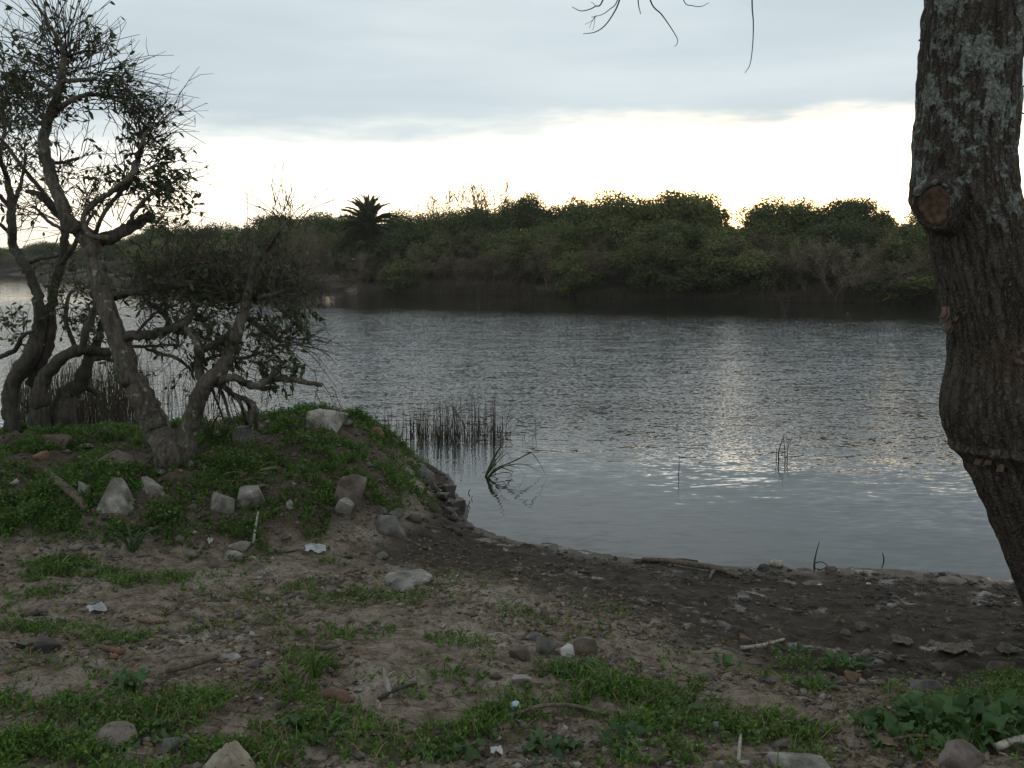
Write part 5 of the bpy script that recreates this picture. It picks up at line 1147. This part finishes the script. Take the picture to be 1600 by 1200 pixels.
sprigs('dry_grass', 30000, 2.5, 10.0, 85, .06, .010, 2, 'dry grass stems among the weeds', .02, mt='straw', pick=pk(7, .35, .7), blades=2)
def crumbs(name, n, ymin, ymax, seed, smin, smax, mt, label, cat, flat=.6, where=None):
    rg = np.random.default_rng(seed); x, y, z = scatter(n, ymin, ymax, rg); k = z > .015
    if where is not None: k &= rg.random(n) < where(x, y, z)
    x, y, z = x[k], y[k], z[k]; m_ = len(x); r_ = smin*(smax/smin)**(rg.random(m_)**3.2)
    oc = np.array([(1, 0, 0), (-1, 0, 0), (0, 1, 0), (0, -1, 0), (0, 0, 1), (0, 0, -1.)]); V_ = oc[None]*rg.uniform(.55, 1.2, (m_, 6, 1)) + rg.normal(size=(m_, 6, 3))*.26; a = rg.uniform(0, 6.28, m_); ca, sa = np.cos(a)[:, None], np.sin(a)[:, None]
    V_ = np.stack([V_[..., 0]*ca-V_[..., 1]*sa, V_[..., 0]*sa+V_[..., 1]*ca, V_[..., 2]*flat], -1)*r_[:, None, None] + np.stack([x, y, z+r_*flat*.35], -1)[:, None]
    T_ = np.array([(0, 2, 4), (2, 1, 4), (1, 3, 4), (3, 0, 4), (2, 0, 5), (1, 2, 5), (3, 1, 5), (0, 3, 5)]); tr = (np.arange(m_)[:, None, None]*6+T_[None]).reshape(-1, 3)
    tag(link(name, big_mesh(name, V_.reshape(-1, 3), tris=tr), mt), label, cat, kind='stuff')
dry_ = lambda x, y, z: np.clip(1.1-wetness(x, y, z)*1.2, 0, 1)*np.clip(1.2-green(x, y, z), 0, 1)*1.5*sstep(.36, .66, fbm(x*2.2, y*2.2, 301, 4))
wet_ = lambda x, y, z: np.clip(wetness(x, y, z)*1.3-.2, 0, 1)*sstep(.45, .65, fbm(x*3, y*3, 302, 3))
def island_mat(name, cols, rough=.9):
    m, t, b, o = mat(name); r = t.node('ShaderNodeNewGeometry').outputs['Random Per Island']; cr = t.node('ShaderNodeValToRGB'); t.l.new(r, cr.inputs[0]); el = cr.color_ramp.elements
    while len(el) < len(cols): el.new(.5)
    for k, (p_, c_) in enumerate(cols): el[k].position = p_; el[k].color = (*c_, 1)
    t.put(b.inputs['Base Color'], t.mix(t.noise(worldco(t), 40, 4, .6), cr.outputs[0], (.06, .05, .04))); b.inputs['Roughness'].default_value = rough; return m
M['pebble'] = island_mat('pebbles', [(0, (.10, .082, .065)), (.45, (.17, .14, .115)), (.70, (.24, .2, .165)), (.88, (.32, .29, .25)), (.96, (.62, .59, .55)), (.985, (.34, .16, .09))])
M['clod'] = island_mat('mud_clods', [(0, (.03, .026, .021)), (.6, (.06, .05, .04)), (.95, (.10, .085, .066))], .6)
crumbs('pebbles', 46000, 2.5, 7.2, 91, .0025, .028, M['pebble'], 'pebbles and crumbs of earth strewn over the bare shore', 'pebbles', .6, dry_)
crumbs('mud_clods', 16000, 4.0, 8.0, 92, .006, .035, M['clod'], 'dark clods strewn over the wet mud', 'mud', .55, wet_)
crumbs('earth_crumbs', 26000, 5.8, 10.4, 93, .006, .035, M['clod'], 'earth clods between the weeds on the mound', 'earth', .6, lambda x, y, z: (z > .3)*.6)
crumbs('rubble', 2600, 5.9, 10.0, 96, .014, .075, M['pebble'], 'small rubble half buried in the mound', 'rubble', .6, lambda x, y, z: (z > .2)*sstep(1.0, .3, x)*.5)
crumbs('shore_rubble', 2600, 7.2, 9.6, 97, .02, .085, M['clod'], 'dark rubble along the water side of the mound', 'rubble', .7, lambda x, y, z: np.exp(-((z-.10)/.09)**2)*sstep(-2.2, -1.2, x)*sstep(.3, -.2, x))
crumbs('wrack', 40000, 5.8, 9.5, 95, .006, .030, M['clod'], 'line of dark drift scraps along the waterline', 'drift', .45, lambda x, y, z: np.exp(-((z-.035)/.022)**2)*(.25+.75*sstep(.42, .6, fbm(x*4, y*4, 303, 3))))
# dead leaves and snippets of straw
rg = np.random.default_rng(94); x, y, z = scatter(17000, 2.5, 7.2, rg); k = (z > .05) & (rg.random(len(x)) < dry_(x, y, z)*.9+.1); C = np.stack([x, y, z+.005], -1)[k]; D = rg.normal(size=C.shape); D[:, 2] = np.abs(D[:, 2])*.22; mb = MB(); leaf_blades(mb, C, D, .034, .015, rg)
tag(link('dead_leaves', mb.mesh('dead_leaves'), M['litter_leaf']), 'small dead leaves littering the shore', 'leaves', kind='stuff')
x, y, z = scatter(3600, 2.5, 7.4, rg); k = z > .04; A = np.stack([x, y, z+.004], -1)[k]; a = rg.uniform(0, 6.28, len(A)); L = rg.uniform(.02, .13, len(A)); Bq = A + np.stack([np.cos(a)*L, np.sin(a)*L, 0*a], -1); Bq[:, 2] = np.maximum(H(Bq[:, 0], Bq[:, 1]), 0)+.006; mb = MB(); sticks(mb, A, Bq, .0022, .0012)
tag(link('straw', mb.mesh('straw'), M['litter_leaf']), 'bits of straw and twig littering the shore', 'straw', kind='stuff')

# ------------------------------------------------------------------ thin scattering volume, added to lift the far darks like lens veiling
HZ = bpy.data.materials.new('veil_volume'); HZ.use_nodes = True; ht_ = NT(HZ.node_tree); ht_.n.clear()
pv = ht_.node('ShaderNodeVolumePrincipled', {'Color': (0.92, 0.94, 0.95, 1), 'Density': 0.00035, 'Anisotropy': 0.45}); ho = ht_.node('ShaderNodeOutputMaterial'); ht_.l.new(pv.outputs[0], ho.inputs['Volume'])
mb = MB(); c8 = np.array([(x, y, z) for z in (-1.9, 16.0) for y in (-65, 305) for x in (-245, 245)], float)
mb.add(c8, [(0, 2, 3, 1), (4, 5, 7, 6), (0, 1, 5, 4), (2, 6, 7, 3), (0, 4, 6, 2), (1, 3, 7, 5)])
tag(link('veil_volume', mb.mesh('veil_volume'), HZ), 'unseen thin volume added to lighten the dark far bank', 'veil_volume', kind='stuff')
SC.cycles.volume_bounces = 0
